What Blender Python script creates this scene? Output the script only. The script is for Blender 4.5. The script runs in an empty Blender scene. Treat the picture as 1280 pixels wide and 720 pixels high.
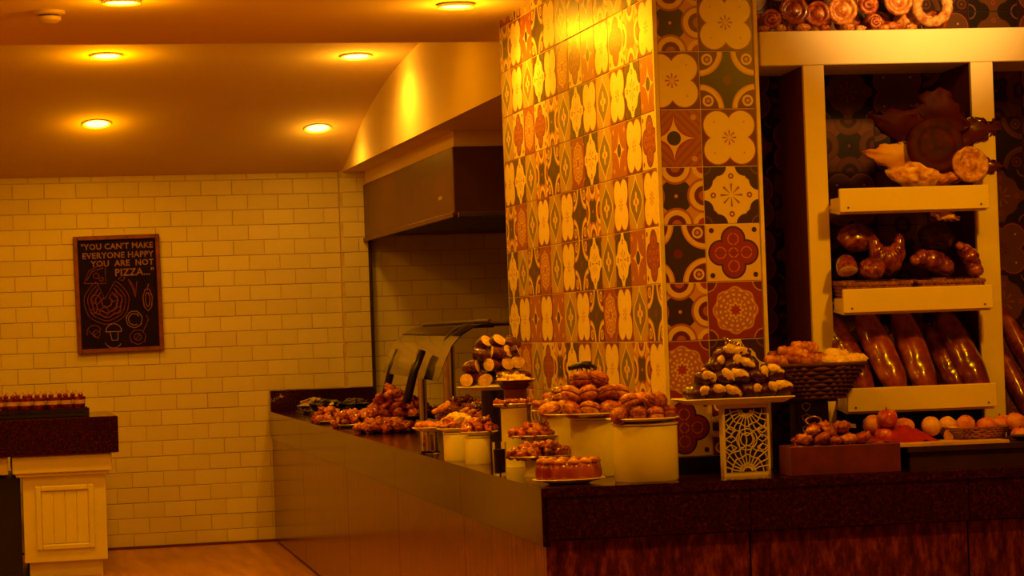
import bpy, bmesh, math, random
from mathutils import Vector, Matrix, noise

SC = bpy.context.scene
COL = SC.collection
PI = math.pi
rnd = random.Random(7)

# ------------------------------------------------------------------ camera
FPX = 2900.0
EYE = Vector((0, 0, 1.45))
_yaw, _pitch, _roll = math.atan2(665, 2900), math.atan2(51, 2900), 0.035
FW = Vector((math.sin(_yaw) * math.cos(_pitch), math.cos(_yaw) * math.cos(_pitch), math.sin(_pitch)))
R0 = Vector((math.cos(_yaw), -math.sin(_yaw), 0))
U0 = R0.cross(FW)
RT = R0 * math.cos(_roll) - U0 * math.sin(_roll)
UP = U0 * math.cos(_roll) + R0 * math.sin(_roll)
cam = bpy.data.cameras.new('camera')
cam.sensor_width = 36.0
cam.lens = FPX / 1280 * 36.0
cam.clip_end = 100
camo = bpy.data.objects.new('camera', cam)
COL.objects.link(camo)
camo.matrix_world = Matrix(((RT.x, UP.x, -FW.x, EYE.x), (RT.y, UP.y, -FW.y, EYE.y), (RT.z, UP.z, -FW.z, EYE.z), (0, 0, 0, 1)))
SC.camera = camo


def at(x, y, Y):
    """point at depth Y seen in direction of pixel x, y"""
    d = FW * FPX + RT * (x - 640) + UP * (360 - y)
    return EYE + d * (Y / d.y)


# ------------------------------------------------------------------ world, exposure, lamps
w = bpy.data.worlds.new('world')
SC.world = w
w.use_nodes = True
w.node_tree.nodes['Background'].inputs[0].default_value = (0.05, 0.012, 0.0, 1)
w.node_tree.nodes['Background'].inputs[1].default_value = 0.2
SC.view_settings.view_transform = 'Standard'
SC.view_settings.look = 'None'
SC.view_settings.gamma = 1.0
SC.view_settings.use_curve_mapping = False
SC.view_settings.exposure = 0.0

AMBER = (1.0, 0.375, 0.0)
GOLD = (1.0, 0.42, 0.006)
HONEY = (1.0, 0.50, 0.09)
PEACH = (1.0, 0.44, 0.014)


def spot(loc, power, color=AMBER, angle=110, blend=0.6, radius=0.06, aim=(0, 0, -1), parent=None):
    l = bpy.data.lights.new('lamp', 'SPOT')
    l.energy = power
    l.color = color
    l.spot_size = math.radians(angle)
    l.spot_blend = blend
    l.shadow_soft_size = radius
    o = bpy.data.objects.new('lamp', l)
    COL.objects.link(o)
    o.location = loc
    o.rotation_euler = Vector(aim).to_track_quat('-Z', 'Y').to_euler()
    if parent:
        o.parent = parent
    return o




def glow(loc, power, color, parent=None):
    """extra point light added under a lamp to brighten the ceiling around it"""
    l = bpy.data.lights.new('added_spill', 'POINT')
    l.energy = power
    l.color = color
    l.shadow_soft_size = 0.05
    o = bpy.data.objects.new('added_spill', l)
    COL.objects.link(o)
    o.location = loc
    if parent:
        o.parent = parent
    return o


# unseen downlights: a few inferred over tiles and shelf, the rest added for fill
for (x, y, z, p, c) in ((1.78, 8.15, 2.80, 52, GOLD), (2.0, 6.7, 2.80, 14, AMBER), (3.3, 6.2, 2.80, 66, AMBER), (0.6, 7.9, 2.80, 30, AMBER),
                        (0.6, 6.3, 2.80, 34, AMBER), (-0.8, 9.6, 2.80, 28, AMBER), (-0.8, 7.9, 2.80, 24, AMBER), (-0.8, 6.3, 2.80, 24, AMBER),
                        (2.02, 11.95, 3.14, 9, AMBER), (0.68, 11.95, 3.14, 48, AMBER), (-0.9, 11.95, 3.14, 32, AMBER), (-0.9, 13.6, 3.10, 34, AMBER), (-0.9, 15.3, 2.88, 12, AMBER)):
    spot((x, y, z), p, c, 168, 0.6)
    glow((x, y, z - 0.09), p * 0.14, c)
# unseen spotlight added to brighten the top board, cone kept off the trays
spot((3.32, 6.55, 2.78), 120, HONEY, 54, 0.9, 0.05, (0.02, 1.25, -0.06))

# ------------------------------------------------------------------ node helpers


def newmat(name):
    m = bpy.data.materials.new(name)
    m.use_nodes = True
    nt = m.node_tree
    b = nt.nodes['Principled BSDF']
    return m, nt, b


def lin(c):
    return (c[0], c[1], c[2], 1.0)


class T:
    """tiny node-graph writer"""

    def __init__(s, nt):
        s.nt = nt

    def m(s, op, a, b=None, c=None):
        n = s.nt.nodes.new('ShaderNodeMath')
        n.operation = op
        for i, v in enumerate((a, b, c)):
            if v is None:
                continue
            if isinstance(v, (int, float)):
                n.inputs[i].default_value = v
            else:
                s.nt.links.new(v, n.inputs[i])
        return n.outputs[0]

    def mix(s, fac, a, b):
        n = s.nt.nodes.new('ShaderNodeMix')
        n.data_type = 'RGBA'
        for i, v in ((0, fac), (6, a), (7, b)):
            if isinstance(v, (int, float)):
                n.inputs[i].default_value = v
            elif isinstance(v, tuple):
                n.inputs[i].default_value = lin(v)
            else:
                s.nt.links.new(v, n.inputs[i])
        return n.outputs[2]

    def noise(s, scale, detail=3, coord='Object', rough=0.55, stretch=None):
        tc = s.nt.nodes.new('ShaderNodeTexCoord')
        n = s.nt.nodes.new('ShaderNodeTexNoise')
        n.inputs['Scale'].default_value = scale
        n.inputs['Detail'].default_value = detail
        n.inputs['Roughness'].default_value = rough
        src = tc.outputs[coord]
        if stretch:
            mp = s.nt.nodes.new('ShaderNodeMapping')
            mp.inputs['Scale'].default_value = stretch
            s.nt.links.new(src, mp.inputs[0])
            src = mp.outputs[0]
        s.nt.links.new(src, n.inputs['Vector'])
        return n.outputs['Fac']

    def ramp(s, fac, stops):
        n = s.nt.nodes.new('ShaderNodeValToRGB')
        e = n.color_ramp.elements
        while len(e) < len(stops):
            e.new(0.5)
        for i, (p, c) in enumerate(stops):
            e[i].position = p
            e[i].color = lin(c)
        s.nt.links.new(fac, n.inputs[0])
        return n.outputs[0]

    def bump(s, h, strength, dist, bsdf):
        n = s.nt.nodes.new('ShaderNodeBump')
        n.inputs['Strength'].default_value = strength
        n.inputs['Distance'].default_value = dist
        s.nt.links.new(h, n.inputs['Height'])
        s.nt.links.new(n.outputs[0], bsdf.inputs['Normal'])


def plain(name, col, rough=0.5, metal=0.0, var=0.12, scale=8, bump=0.0, spec=0.5, coat=0.0):
    m, nt, b = newmat(name)
    t = T(nt)
    f = t.noise(scale)
    c2 = tuple(max(0, v * (1 - var * 2)) for v in col)
    nt.links.new(t.ramp(f, [(0.3, c2), (0.65, col)]), b.inputs['Base Color'])
    b.inputs['Roughness'].default_value = rough
    b.inputs['Metallic'].default_value = metal
    b.inputs['Specular IOR Level'].default_value = spec
    b.inputs['Coat Weight'].default_value = coat
    if bump:
        t.bump(t.noise(scale * 5), bump, 0.01, b)
    return m


def food(name, dark, mid, light, scale=25, rough=0.35, bump=0.3, coat=0.0, rand=0.35):
    m, nt, b = newmat(name)
    t = T(nt)
    f = t.noise(scale, 4)
    c = t.ramp(f, [(0.32, dark), (0.5, mid), (0.68, light)])
    oi = nt.nodes.new('ShaderNodeObjectInfo')
    k = t.m('MULTIPLY', oi.outputs['Random'], rand)
    c = t.mix(k, c, dark)
    nt.links.new(c, b.inputs['Base Color'])
    b.inputs['Roughness'].default_value = rough
    b.inputs['Coat Weight'].default_value = coat
    t.bump(t.noise(scale * 2.2, 4), bump, 0.006, b)
    return m


# ------------------------------------------------------------------ materials
M = {}
M['plaster'] = plain('plaster', (0.88, 0.70, 0.48), 0.9, var=0.03, scale=3)
M['ceiling'] = plain('ceiling_paint', (0.86, 0.64, 0.42), 0.92, var=0.03, scale=2)
M['white_paint'] = plain('white_paint', (0.85, 0.78, 0.62), 0.45, var=0.04, scale=6)
M['shelf_paint'] = plain('shelf_paint', (0.88, 0.74, 0.50), 0.5, var=0.03, scale=5)
M['ceramic'] = plain('ceramic', (0.86, 0.80, 0.66), 0.25, var=0.03, scale=4)
M['plate'] = plain('plate_glaze', (0.86, 0.78, 0.62), 0.2, var=0.03, scale=4)
M['dark_plate'] = plain('dark_plate', (0.025, 0.012, 0.01), 0.2, var=0.2, scale=8)
M['grout'] = plain('grout', (0.70, 0.54, 0.34), 0.9, var=0.1, scale=20)
M['grout_light'] = plain('grout_light', (0.85, 0.70, 0.45), 0.8, var=0.08, scale=20)
M['steel'] = plain('brushed_steel', (0.78, 0.70, 0.60), 0.24, 1.0, var=0.06, scale=12)
M['chrome'] = plain('chrome', (0.85, 0.78, 0.68), 0.08, 1.0, var=0.02)
M['hood_steel'] = plain('hood_steel', (0.16, 0.060, 0.026), 0.42, 0.6, var=0.08, scale=4)
M['hood_dark'] = plain('hood_dark', (0.05, 0.018, 0.01), 0.7, var=0.2, scale=6)
M['black'] = plain('black_lacquer', (0.012, 0.004, 0.003), 0.35, var=0.2)
M['dark_wood'] = plain('dark_wood', (0.045, 0.010, 0.005), 0.5, var=0.3, scale=12, bump=0.1)
M['red_wood'] = plain('red_wood', (0.16, 0.018, 0.010), 0.5, var=0.2, scale=14, bump=0.1)
M['frame_wood'] = plain('frame_wood', (0.26, 0.055, 0.022), 0.5, var=0.25, scale=18)
M['red_panel'] = plain('red_brown_panel', (0.13, 0.014, 0.008), 0.6, var=0.12, scale=6)
M['slate'] = plain('slate', (0.014, 0.003, 0.003), 0.85, var=0.3, scale=14, spec=0.2)
M['chalk'] = plain('chalk', (0.42, 0.20, 0.17), 0.95, var=0.35, scale=90)
M['chalk_red'] = plain('chalk_red', (0.26, 0.045, 0.04), 0.95, var=0.4, scale=90)
M['chalk_orange'] = plain('chalk_orange', (0.40, 0.12, 0.04), 0.95, var=0.4, scale=90)
M['wicker'] = plain('wicker', (0.40, 0.13, 0.05), 0.7, var=0.35, scale=60, bump=0.4)
M['dark_wicker'] = plain('dark_wicker', (0.13, 0.022, 0.012), 0.55, var=0.35, scale=60, bump=0.4)
M['lattice'] = plain('lattice_white', (0.80, 0.66, 0.50), 0.5, var=0.06)
M['board_wood'] = plain('cutting_board', (0.78, 0.50, 0.20), 0.5, var=0.15, scale=14)
M['cloth'] = plain('red_cloth', (0.42, 0.008, 0.004), 0.9, var=0.2, scale=30)
M['plastic'] = plain('detector_plastic', (0.75, 0.55, 0.36), 0.5, var=0.04)

# the food prototypes are modelled one unit across, hence the low noise scale
M['crust'] = food('bread_crust', (0.10, 0.008, 0.002), (0.36, 0.062, 0.009), (0.66, 0.23, 0.035), 2.4)
M['gold_crust'] = food('golden_crust', (0.26, 0.045, 0.006), (0.60, 0.20, 0.028), (0.90, 0.52, 0.15), 2.6)
M['pale_crust'] = food('floury_crust', (0.30, 0.07, 0.012), (0.70, 0.34, 0.09), (0.93, 0.70, 0.34), 3.2, 0.7, 0.5)
M['shiny_crust'] = food('glazed_crust', (0.06, 0.004, 0.001), (0.22, 0.030, 0.005), (0.48, 0.13, 0.02), 2.6, 0.2, 0.35, 0.6)
M['red_glaze'] = food('red_glaze', (0.14, 0.006, 0.002), (0.42, 0.040, 0.007), (0.74, 0.21, 0.03), 2.6, 0.22, 0.5, 0.6)
M['red_deep'] = food('red_deep', (0.08, 0.004, 0.002), (0.27, 0.015, 0.005), (0.52, 0.07, 0.014), 2.6, 0.25, 0.5, 0.5)
M['orange_glaze'] = food('orange_glaze', (0.30, 0.035, 0.005), (0.64, 0.17, 0.022), (0.90, 0.45, 0.09), 2.4, 0.28, 0.4, 0.5)
M['baguette_crust'] = food('baguette_crust', (0.10, 0.008, 0.002), (0.30, 0.05, 0.008), (0.62, 0.22, 0.04), 2.2, 0.24, 0.3, 0.5)
M['choc'] = food('chocolate', (0.022, 0.001, 0.0006), (0.065, 0.005, 0.002), (0.12, 0.013, 0.004), 2.4, 0.28, 0.3, 0.4)
M['cream'] = food('cream', (0.62, 0.36, 0.12), (0.86, 0.62, 0.28), (0.95, 0.80, 0.45), 3, 0.5, 0.3, rand=0.1)
M['crumb'] = food('bread_crumb', (0.62, 0.34, 0.11), (0.84, 0.56, 0.23), (0.92, 0.72, 0.36), 4, 0.8, 0.4, rand=0.1)
M['dark_loaf'] = food('dark_loaf_crust', (0.030, 0.002, 0.001), (0.085, 0.008, 0.003), (0.19, 0.026, 0.007), 2.4, 0.27, 0.3, 0.5)
M['dark_leaf'] = food('dark_leaf_crust', (0.020, 0.001, 0.001), (0.055, 0.003, 0.0015), (0.10, 0.007, 0.003), 2.5, 0.6, 0.3)
M['dark_leaf'].node_tree.nodes['Principled BSDF'].inputs['Specular IOR Level'].default_value = 0.15
M['filling'] = food('sandwich_filling', (0.06, 0.004, 0.002), (0.24, 0.018, 0.006), (0.5, 0.10, 0.02), 4, 0.4, 0.5)
M['apple'] = food('apple_skin', (0.40, 0.015, 0.006), (0.62, 0.09, 0.02), (0.80, 0.30, 0.06), 1.6, 0.25, 0.03, 0.3)
M['lemon'] = food('lemon_skin', (0.70, 0.32, 0.04), (0.82, 0.46, 0.08), (0.90, 0.58, 0.14), 2.0, 0.4, 0.05, rand=0.15)
M['peach'] = food('peach_skin', (0.56, 0.10, 0.02), (0.74, 0.26, 0.05), (0.86, 0.42, 0.10), 1.4, 0.5, 0.03, rand=0.25)

# granite
m, nt, b = newmat('granite')
t = T(nt)
n1 = t.noise(95, 6, rough=0.75)
n2 = t.noise(9, 4)
c = t.ramp(n1, [(0.38, (0.008, 0.001, 0.001)), (0.54, (0.048, 0.005, 0.003)), (0.64, (0.13, 0.018, 0.012)), (0.76, (0.30, 0.09, 0.06))])
c = t.mix(t.m('MULTIPLY', n2, 0.7), c, (0.012, 0.003, 0.002))
nt.links.new(c, b.inputs['Base Color'])
b.inputs['Roughness'].default_value = 0.12
b.inputs['Specular IOR Level'].default_value = 0.6
b.inputs['Specular Tint'].default_value = (1.0, 0.60, 0.45, 1)
M['granite'] = m

# granite panels of the counter fronts, browner, vertically streaked
m, nt, b = newmat('granite_panel')
t = T(nt)
n1 = t.noise(34, 5, rough=0.7, stretch=(1, 1, 0.35))
c = t.ramp(n1, [(0.33, (0.03, 0.004, 0.003)), (0.5, (0.16, 0.022, 0.014)), (0.64, (0.36, 0.08, 0.05)), (0.8, (0.55, 0.20, 0.12))])  # stops lightened so the colour carries some floor reflection
c = t.mix(t.m('MULTIPLY', t.noise(5, 3), 0.75), c, (0.03, 0.004, 0.003))
nt.links.new(c, b.inputs['Base Color'])
b.inputs['Roughness'].default_value = 0.17
b.inputs['Specular IOR Level'].default_value = 0.5
b.inputs['Specular Tint'].default_value = (1.0, 0.60, 0.45, 1)
t.bump(t.noise(16, 3, stretch=(1, 1, 0.12)), 0.10, 0.02, b)
M['granite_panel'] = m

# wall bricks
m, nt, b = newmat('glazed_brick')
t = T(nt)
oi = nt.nodes.new('ShaderNodeObjectInfo')
c = t.mix(oi.outputs['Random'], (0.74, 0.62, 0.42), (0.82, 0.71, 0.50))
c = t.mix(t.m('MULTIPLY', t.noise(9, 3), 0.25), c, (0.62, 0.48, 0.30))
nt.links.new(c, b.inputs['Base Color'])
b.inputs['Roughness'].default_value = 0.42
t.bump(t.noise(7, 2), 0.08, 0.02, b)
M['brick'] = m

# floor
m, nt, b = newmat('floor_boards')
t = T(nt)
n1 = t.noise(3, 5, stretch=(4, 0.5, 1))
nt.links.new(t.ramp(n1, [(0.3, (0.34, 0.13, 0.05)), (0.7, (0.56, 0.26, 0.10))]), b.inputs['Base Color'])
b.inputs['Roughness'].default_value = 0.38
M['floor'] = m

# clear glass
m, nt, b = newmat('clear_glass')
b.inputs['Base Color'].default_value = (0.95, 0.9, 0.8, 1)
b.inputs['Roughness'].default_value = 0.02
b.inputs['IOR'].default_value = 1.18
b.inputs['Transmission Weight'].default_value = 1.0
M['glass'] = m


def emit(name, col, strength):
    m, nt, b = newmat(name)
    b.inputs['Base Color'].default_value = (0.8, 0.7, 0.5, 1)
    b.inputs['Emission Color'].default_value = lin(col)
    b.inputs['Emission Strength'].default_value = strength
    return m


M['lens_warm'] = emit('lamp_lens', (1.0, 0.64, 0.10), 8.0)

# patterned tiles -------------------------------------------------
CREAM = (0.78, 0.56, 0.30)
BONE = (0.84, 0.66, 0.40)
WINE = (0.14, 0.010, 0.006)
RED = (0.36, 0.030, 0.016)
RUST = (0.40, 0.12, 0.035)
ORANGE = (0.62, 0.31, 0.10)
TEAL = (0.034, 0.017, 0.009)
INK = (0.040, 0.010, 0.008)


def tile_material(name, fn):
    m, nt, b = newmat('tile_' + name)
    t = T(nt)
    uv = nt.nodes.new('ShaderNodeUVMap')
    uv.uv_map = 'UVMap'
    sp = nt.nodes.new('ShaderNodeSeparateXYZ')
    nt.links.new(uv.outputs[0], sp.inputs[0])
    u = t.m('SUBTRACT', sp.outputs[0], 0.5)
    v = t.m('SUBTRACT', sp.outputs[1], 0.5)
    t.u, t.v = u, v
    t.ax, t.ay = t.m('ABSOLUTE', u), t.m('ABSOLUTE', v)
    t.r = t.m('SQRT', t.m('ADD', t.m('MULTIPLY', u, u), t.m('MULTIPLY', v, v)))
    t.th = t.m('ARCTAN2', v, u)
    t.dist = lambda cx, cy: t.m('SQRT', t.m('ADD', t.m('POWER', t.m('ABSOLUTE', t.m('SUBTRACT', t.ax, cx)), 2), t.m('POWER', t.m('ABSOLUTE', t.m('SUBTRACT', t.ay, cy)), 2)))
    t.lt = lambda a, b: t.m('LESS_THAN', a, b)
    t.gt = lambda a, b: t.m('GREATER_THAN', a, b)
    t.both = lambda a, b: t.m('MULTIPLY', a, b)
    t.band = lambda a, lo, hi: t.both(t.gt(a, lo), t.lt(a, hi))
    t.either = lambda a, b: t.m('MAXIMUM', a, b)
    t.petal = lambda k, amp, base: t.m('ADD', t.m('MULTIPLY', t.m('COSINE', t.m('MULTIPLY', t.th, k)), amp), base)
    c = fn(t)
    c = t.mix(t.m('MULTIPLY', t.noise(60, 3), 0.04), c, (0.40, 0.20, 0.08))
    nt.links.new(c, b.inputs['Base Color'])
    b.inputs['Roughness'].default_value = 0.34
    b.inputs['Specular IOR Level'].default_value = 0.5
    b.inputs['Coat Weight'].default_value = 0.35
    b.inputs['Coat Roughness'].default_value = 0.35
    return m


def pat_quatrefoil(t):
    lob = t.lt(t.dist(0.215, 0.215), 0.245)
    lob = t.either(lob, t.both(t.lt(t.ax, 0.24), t.lt(t.ay, 0.24)))
    edge = t.lt(t.dist(0.215, 0.215), 0.265)
    c = t.mix(edge, WINE, (0.30, 0.06, 0.03))
    c = t.mix(lob, c, BONE)
    arm = t.both(t.lt(t.m('ABSOLUTE', t.m('SINE', t.m('MULTIPLY', t.th, 4))), 0.5), t.band(t.r, 0.02, 0.125))
    c = t.mix(arm, c, RED)
    dots = t.lt(t.dist(0.27, 0.27), 0.02)
    return t.mix(dots, c, (0.6, 0.36, 0.2))


def pat_star(t):
    rc = t.dist(0.5, 0.5)
    c = t.mix(t.lt(rc, 0.43), TEAL, ORANGE)
    c = t.mix(t.lt(rc, 0.40), c, CREAM)
    c = t.mix(t.lt(rc, 0.33), c, WINE)
    c = t.mix(t.band(t.dist(0.36, 0.36), 0.06, 0.10), c, CREAM)
    c = t.mix(t.lt(t.dist(0.36, 0.36), 0.035), c, ORANGE)
    c = t.mix(t.lt(t.r, 0.08), c, WINE)
    vein = t.both(t.lt(t.m('MINIMUM', t.ax, t.ay), 0.012), t.band(t.r, 0.1, 0.42))
    return t.mix(vein, c, INK)


def pat_rust_star(t):
    s = t.m('ADD', t.m('SQRT', t.ax), t.m('SQRT', t.ay))
    chk = t.lt(t.m('SINE', t.m('MULTIPLY', t.m('ADD', t.ax, t.ay), 42)), -0.45)
    c = t.mix(chk, (0.38, 0.11, 0.032), (0.28, 0.06, 0.02))
    c = t.mix(t.lt(s, 0.74), c, RED)
    c = t.mix(t.lt(s, 0.66), c, CREAM)
    c = t.mix(t.lt(t.r, 0.125), c, TEAL)
    return t.mix(t.lt(t.dist(0.36, 0.36), 0.05), c, ORANGE)


def pat_arcs(t):
    d = t.m('MINIMUM', t.dist(0.0, 0.5), t.dist(0.5, 0.0))
    c = t.mix(t.lt(t.r, 0.30), ORANGE, TEAL)
    c = t.mix(t.lt(t.dist(0.5, 0.5), 0.2), c, CREAM)
    c = t.mix(t.lt(t.dist(0.5, 0.5), 0.12), c, RED)
    c = t.mix(t.lt(d, 0.30), c, RUST)
    c = t.mix(t.lt(d, 0.26), c, CREAM)
    c = t.mix(t.lt(d, 0.17), c, WINE)
    c = t.mix(t.lt(d, 0.09), c, RUST)
    fl = t.lt(t.r, t.petal(8, 0.06, 0.12))
    c = t.mix(fl, c, INK)
    return t.mix(t.lt(t.r, 0.03), c, ORANGE)


def pat_lobed(t):
    rc = t.dist(0.5, 0.5)
    side = t.m('MINIMUM', t.dist(0.25, 0.5), t.dist(0.5, 0.25))
    c = t.mix(t.lt(rc, 0.33), BONE, CREAM)
    c = t.mix(t.either(t.lt(rc, 0.30), t.lt(side, 0.17)), c, INK)
    c = t.mix(t.band(rc, 0.12, 0.15), c, (0.16, 0.06, 0.05))
    fl = t.both(t.lt(t.m('ABSOLUTE', t.m('SINE', t.m('MULTIPLY', t.th, 4))), 0.38), t.band(t.r, 0.04, 0.20))
    c = t.mix(fl, c, (0.30, 0.09, 0.05))
    tip = t.m('MINIMUM', t.dist(0.0, 0.33), t.dist(0.33, 0.0))
    c = t.mix(t.lt(tip, 0.05), c, (0.25, 0.05, 0.03))
    return t.mix(t.lt(tip, 0.022), c, BONE)


def pat_red_cross(t):
    d = t.m('MINIMUM', t.dist(0.0, 0.235), t.dist(0.235, 0.0))
    c = t.mix(t.lt(t.dist(0.39, 0.39), 0.045), CREAM, INK)
    inside = t.either(t.lt(d, 0.225), t.lt(t.r, 0.2))
    c = t.mix(inside, c, INK)
    c = t.mix(t.either(t.lt(d, 0.195), t.lt(t.r, 0.18)), c, (0.27, 0.022, 0.014))
    c = t.mix(t.band(d, 0.085, 0.105), c, (0.58, 0.17, 0.10))
    c = t.mix(t.band(t.r, 0.07, 0.09), c, (0.60, 0.2, 0.12))
    line = t.both(t.lt(t.m('MINIMUM', t.ax, t.ay), 0.010), t.lt(t.r, 0.42))
    return t.mix(line, c, (0.20, 0.02, 0.02))


def pat_medallion(t):
    c = t.mix(t.lt(t.dist(0.5, 0.5), 0.16), (0.27, 0.028, 0.014), WINE)
    c = t.mix(t.band(t.dist(0.5, 0.5), 0.16, 0.18), c, ORANGE)
    c = t.mix(t.lt(t.r, t.petal(8, 0.02, 0.40)), c, ORANGE)
    c = t.mix(t.lt(t.r, t.petal(8, 0.02, 0.37)), c, (0.45, 0.16, 0.06))
    dots = t.both(t.gt(t.m('SINE', t.m('MULTIPLY', t.th, 16)), 0.0), t.gt(t.m('SINE', t.m('MULTIPLY', t.r, 75)), 0.1))
    c = t.mix(t.both(dots, t.band(t.r, 0.12, 0.36)), c, CREAM)
    c = t.mix(t.lt(t.r, t.petal(8, 0.025, 0.13)), c, CREAM)
    return t.mix(t.lt(t.r, t.petal(8, 0.02, 0.09)), c, RED)


def pat_ogee(t):
    e = t.m('ADD', t.m('MULTIPLY', t.m('COSINE', t.m('MULTIPLY', t.v, 2 * PI)), 0.2), 0.22)
    c = t.mix(t.lt(t.ax, e), (0.46, 0.30, 0.11), (0.20, 0.14, 0.06))
    c = t.mix(t.band(t.m('SUBTRACT', e, t.ax), 0.0, 0.045), c, BONE)
    c = t.mix(t.lt(t.dist(0.5, 0.5), 0.13), c, RUST)
    c = t.mix(t.lt(t.r, t.petal(4, 0.05, 0.14)), c, CREAM)
    return t.mix(t.lt(t.r, 0.05), c, RUST)


_pal = (CREAM, BONE, WINE, RED, RUST, ORANGE, TEAL, INK)
# niche shade put into the tile colours: a darkened set of the same designs
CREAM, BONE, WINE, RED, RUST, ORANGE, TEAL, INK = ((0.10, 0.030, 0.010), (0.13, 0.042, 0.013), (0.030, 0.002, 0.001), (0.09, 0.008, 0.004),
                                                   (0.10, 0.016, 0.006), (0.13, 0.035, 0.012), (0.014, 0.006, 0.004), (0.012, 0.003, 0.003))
TSHADE = {k: tile_material('dark_' + n, f) for k, n, f in (('A', 'quatrefoil', pat_quatrefoil), ('B', 'star', pat_star), ('D', 'arcs', pat_arcs), ('E', 'lobed', pat_lobed))}
for _m in TSHADE.values():
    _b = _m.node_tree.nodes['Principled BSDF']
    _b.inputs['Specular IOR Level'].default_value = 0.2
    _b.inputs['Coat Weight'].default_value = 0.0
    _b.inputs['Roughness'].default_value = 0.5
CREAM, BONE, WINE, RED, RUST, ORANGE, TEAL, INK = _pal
TM = {k: tile_material(n, f) for k, n, f in (
    ('A', 'quatrefoil', pat_quatrefoil), ('B', 'star', pat_star), ('C', 'rust_star', pat_rust_star), ('D', 'arcs', pat_arcs),
    ('E', 'lobed', pat_lobed), ('F', 'red_cross', pat_red_cross), ('G', 'medallion', pat_medallion), ('H', 'ogee', pat_ogee))}


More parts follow.
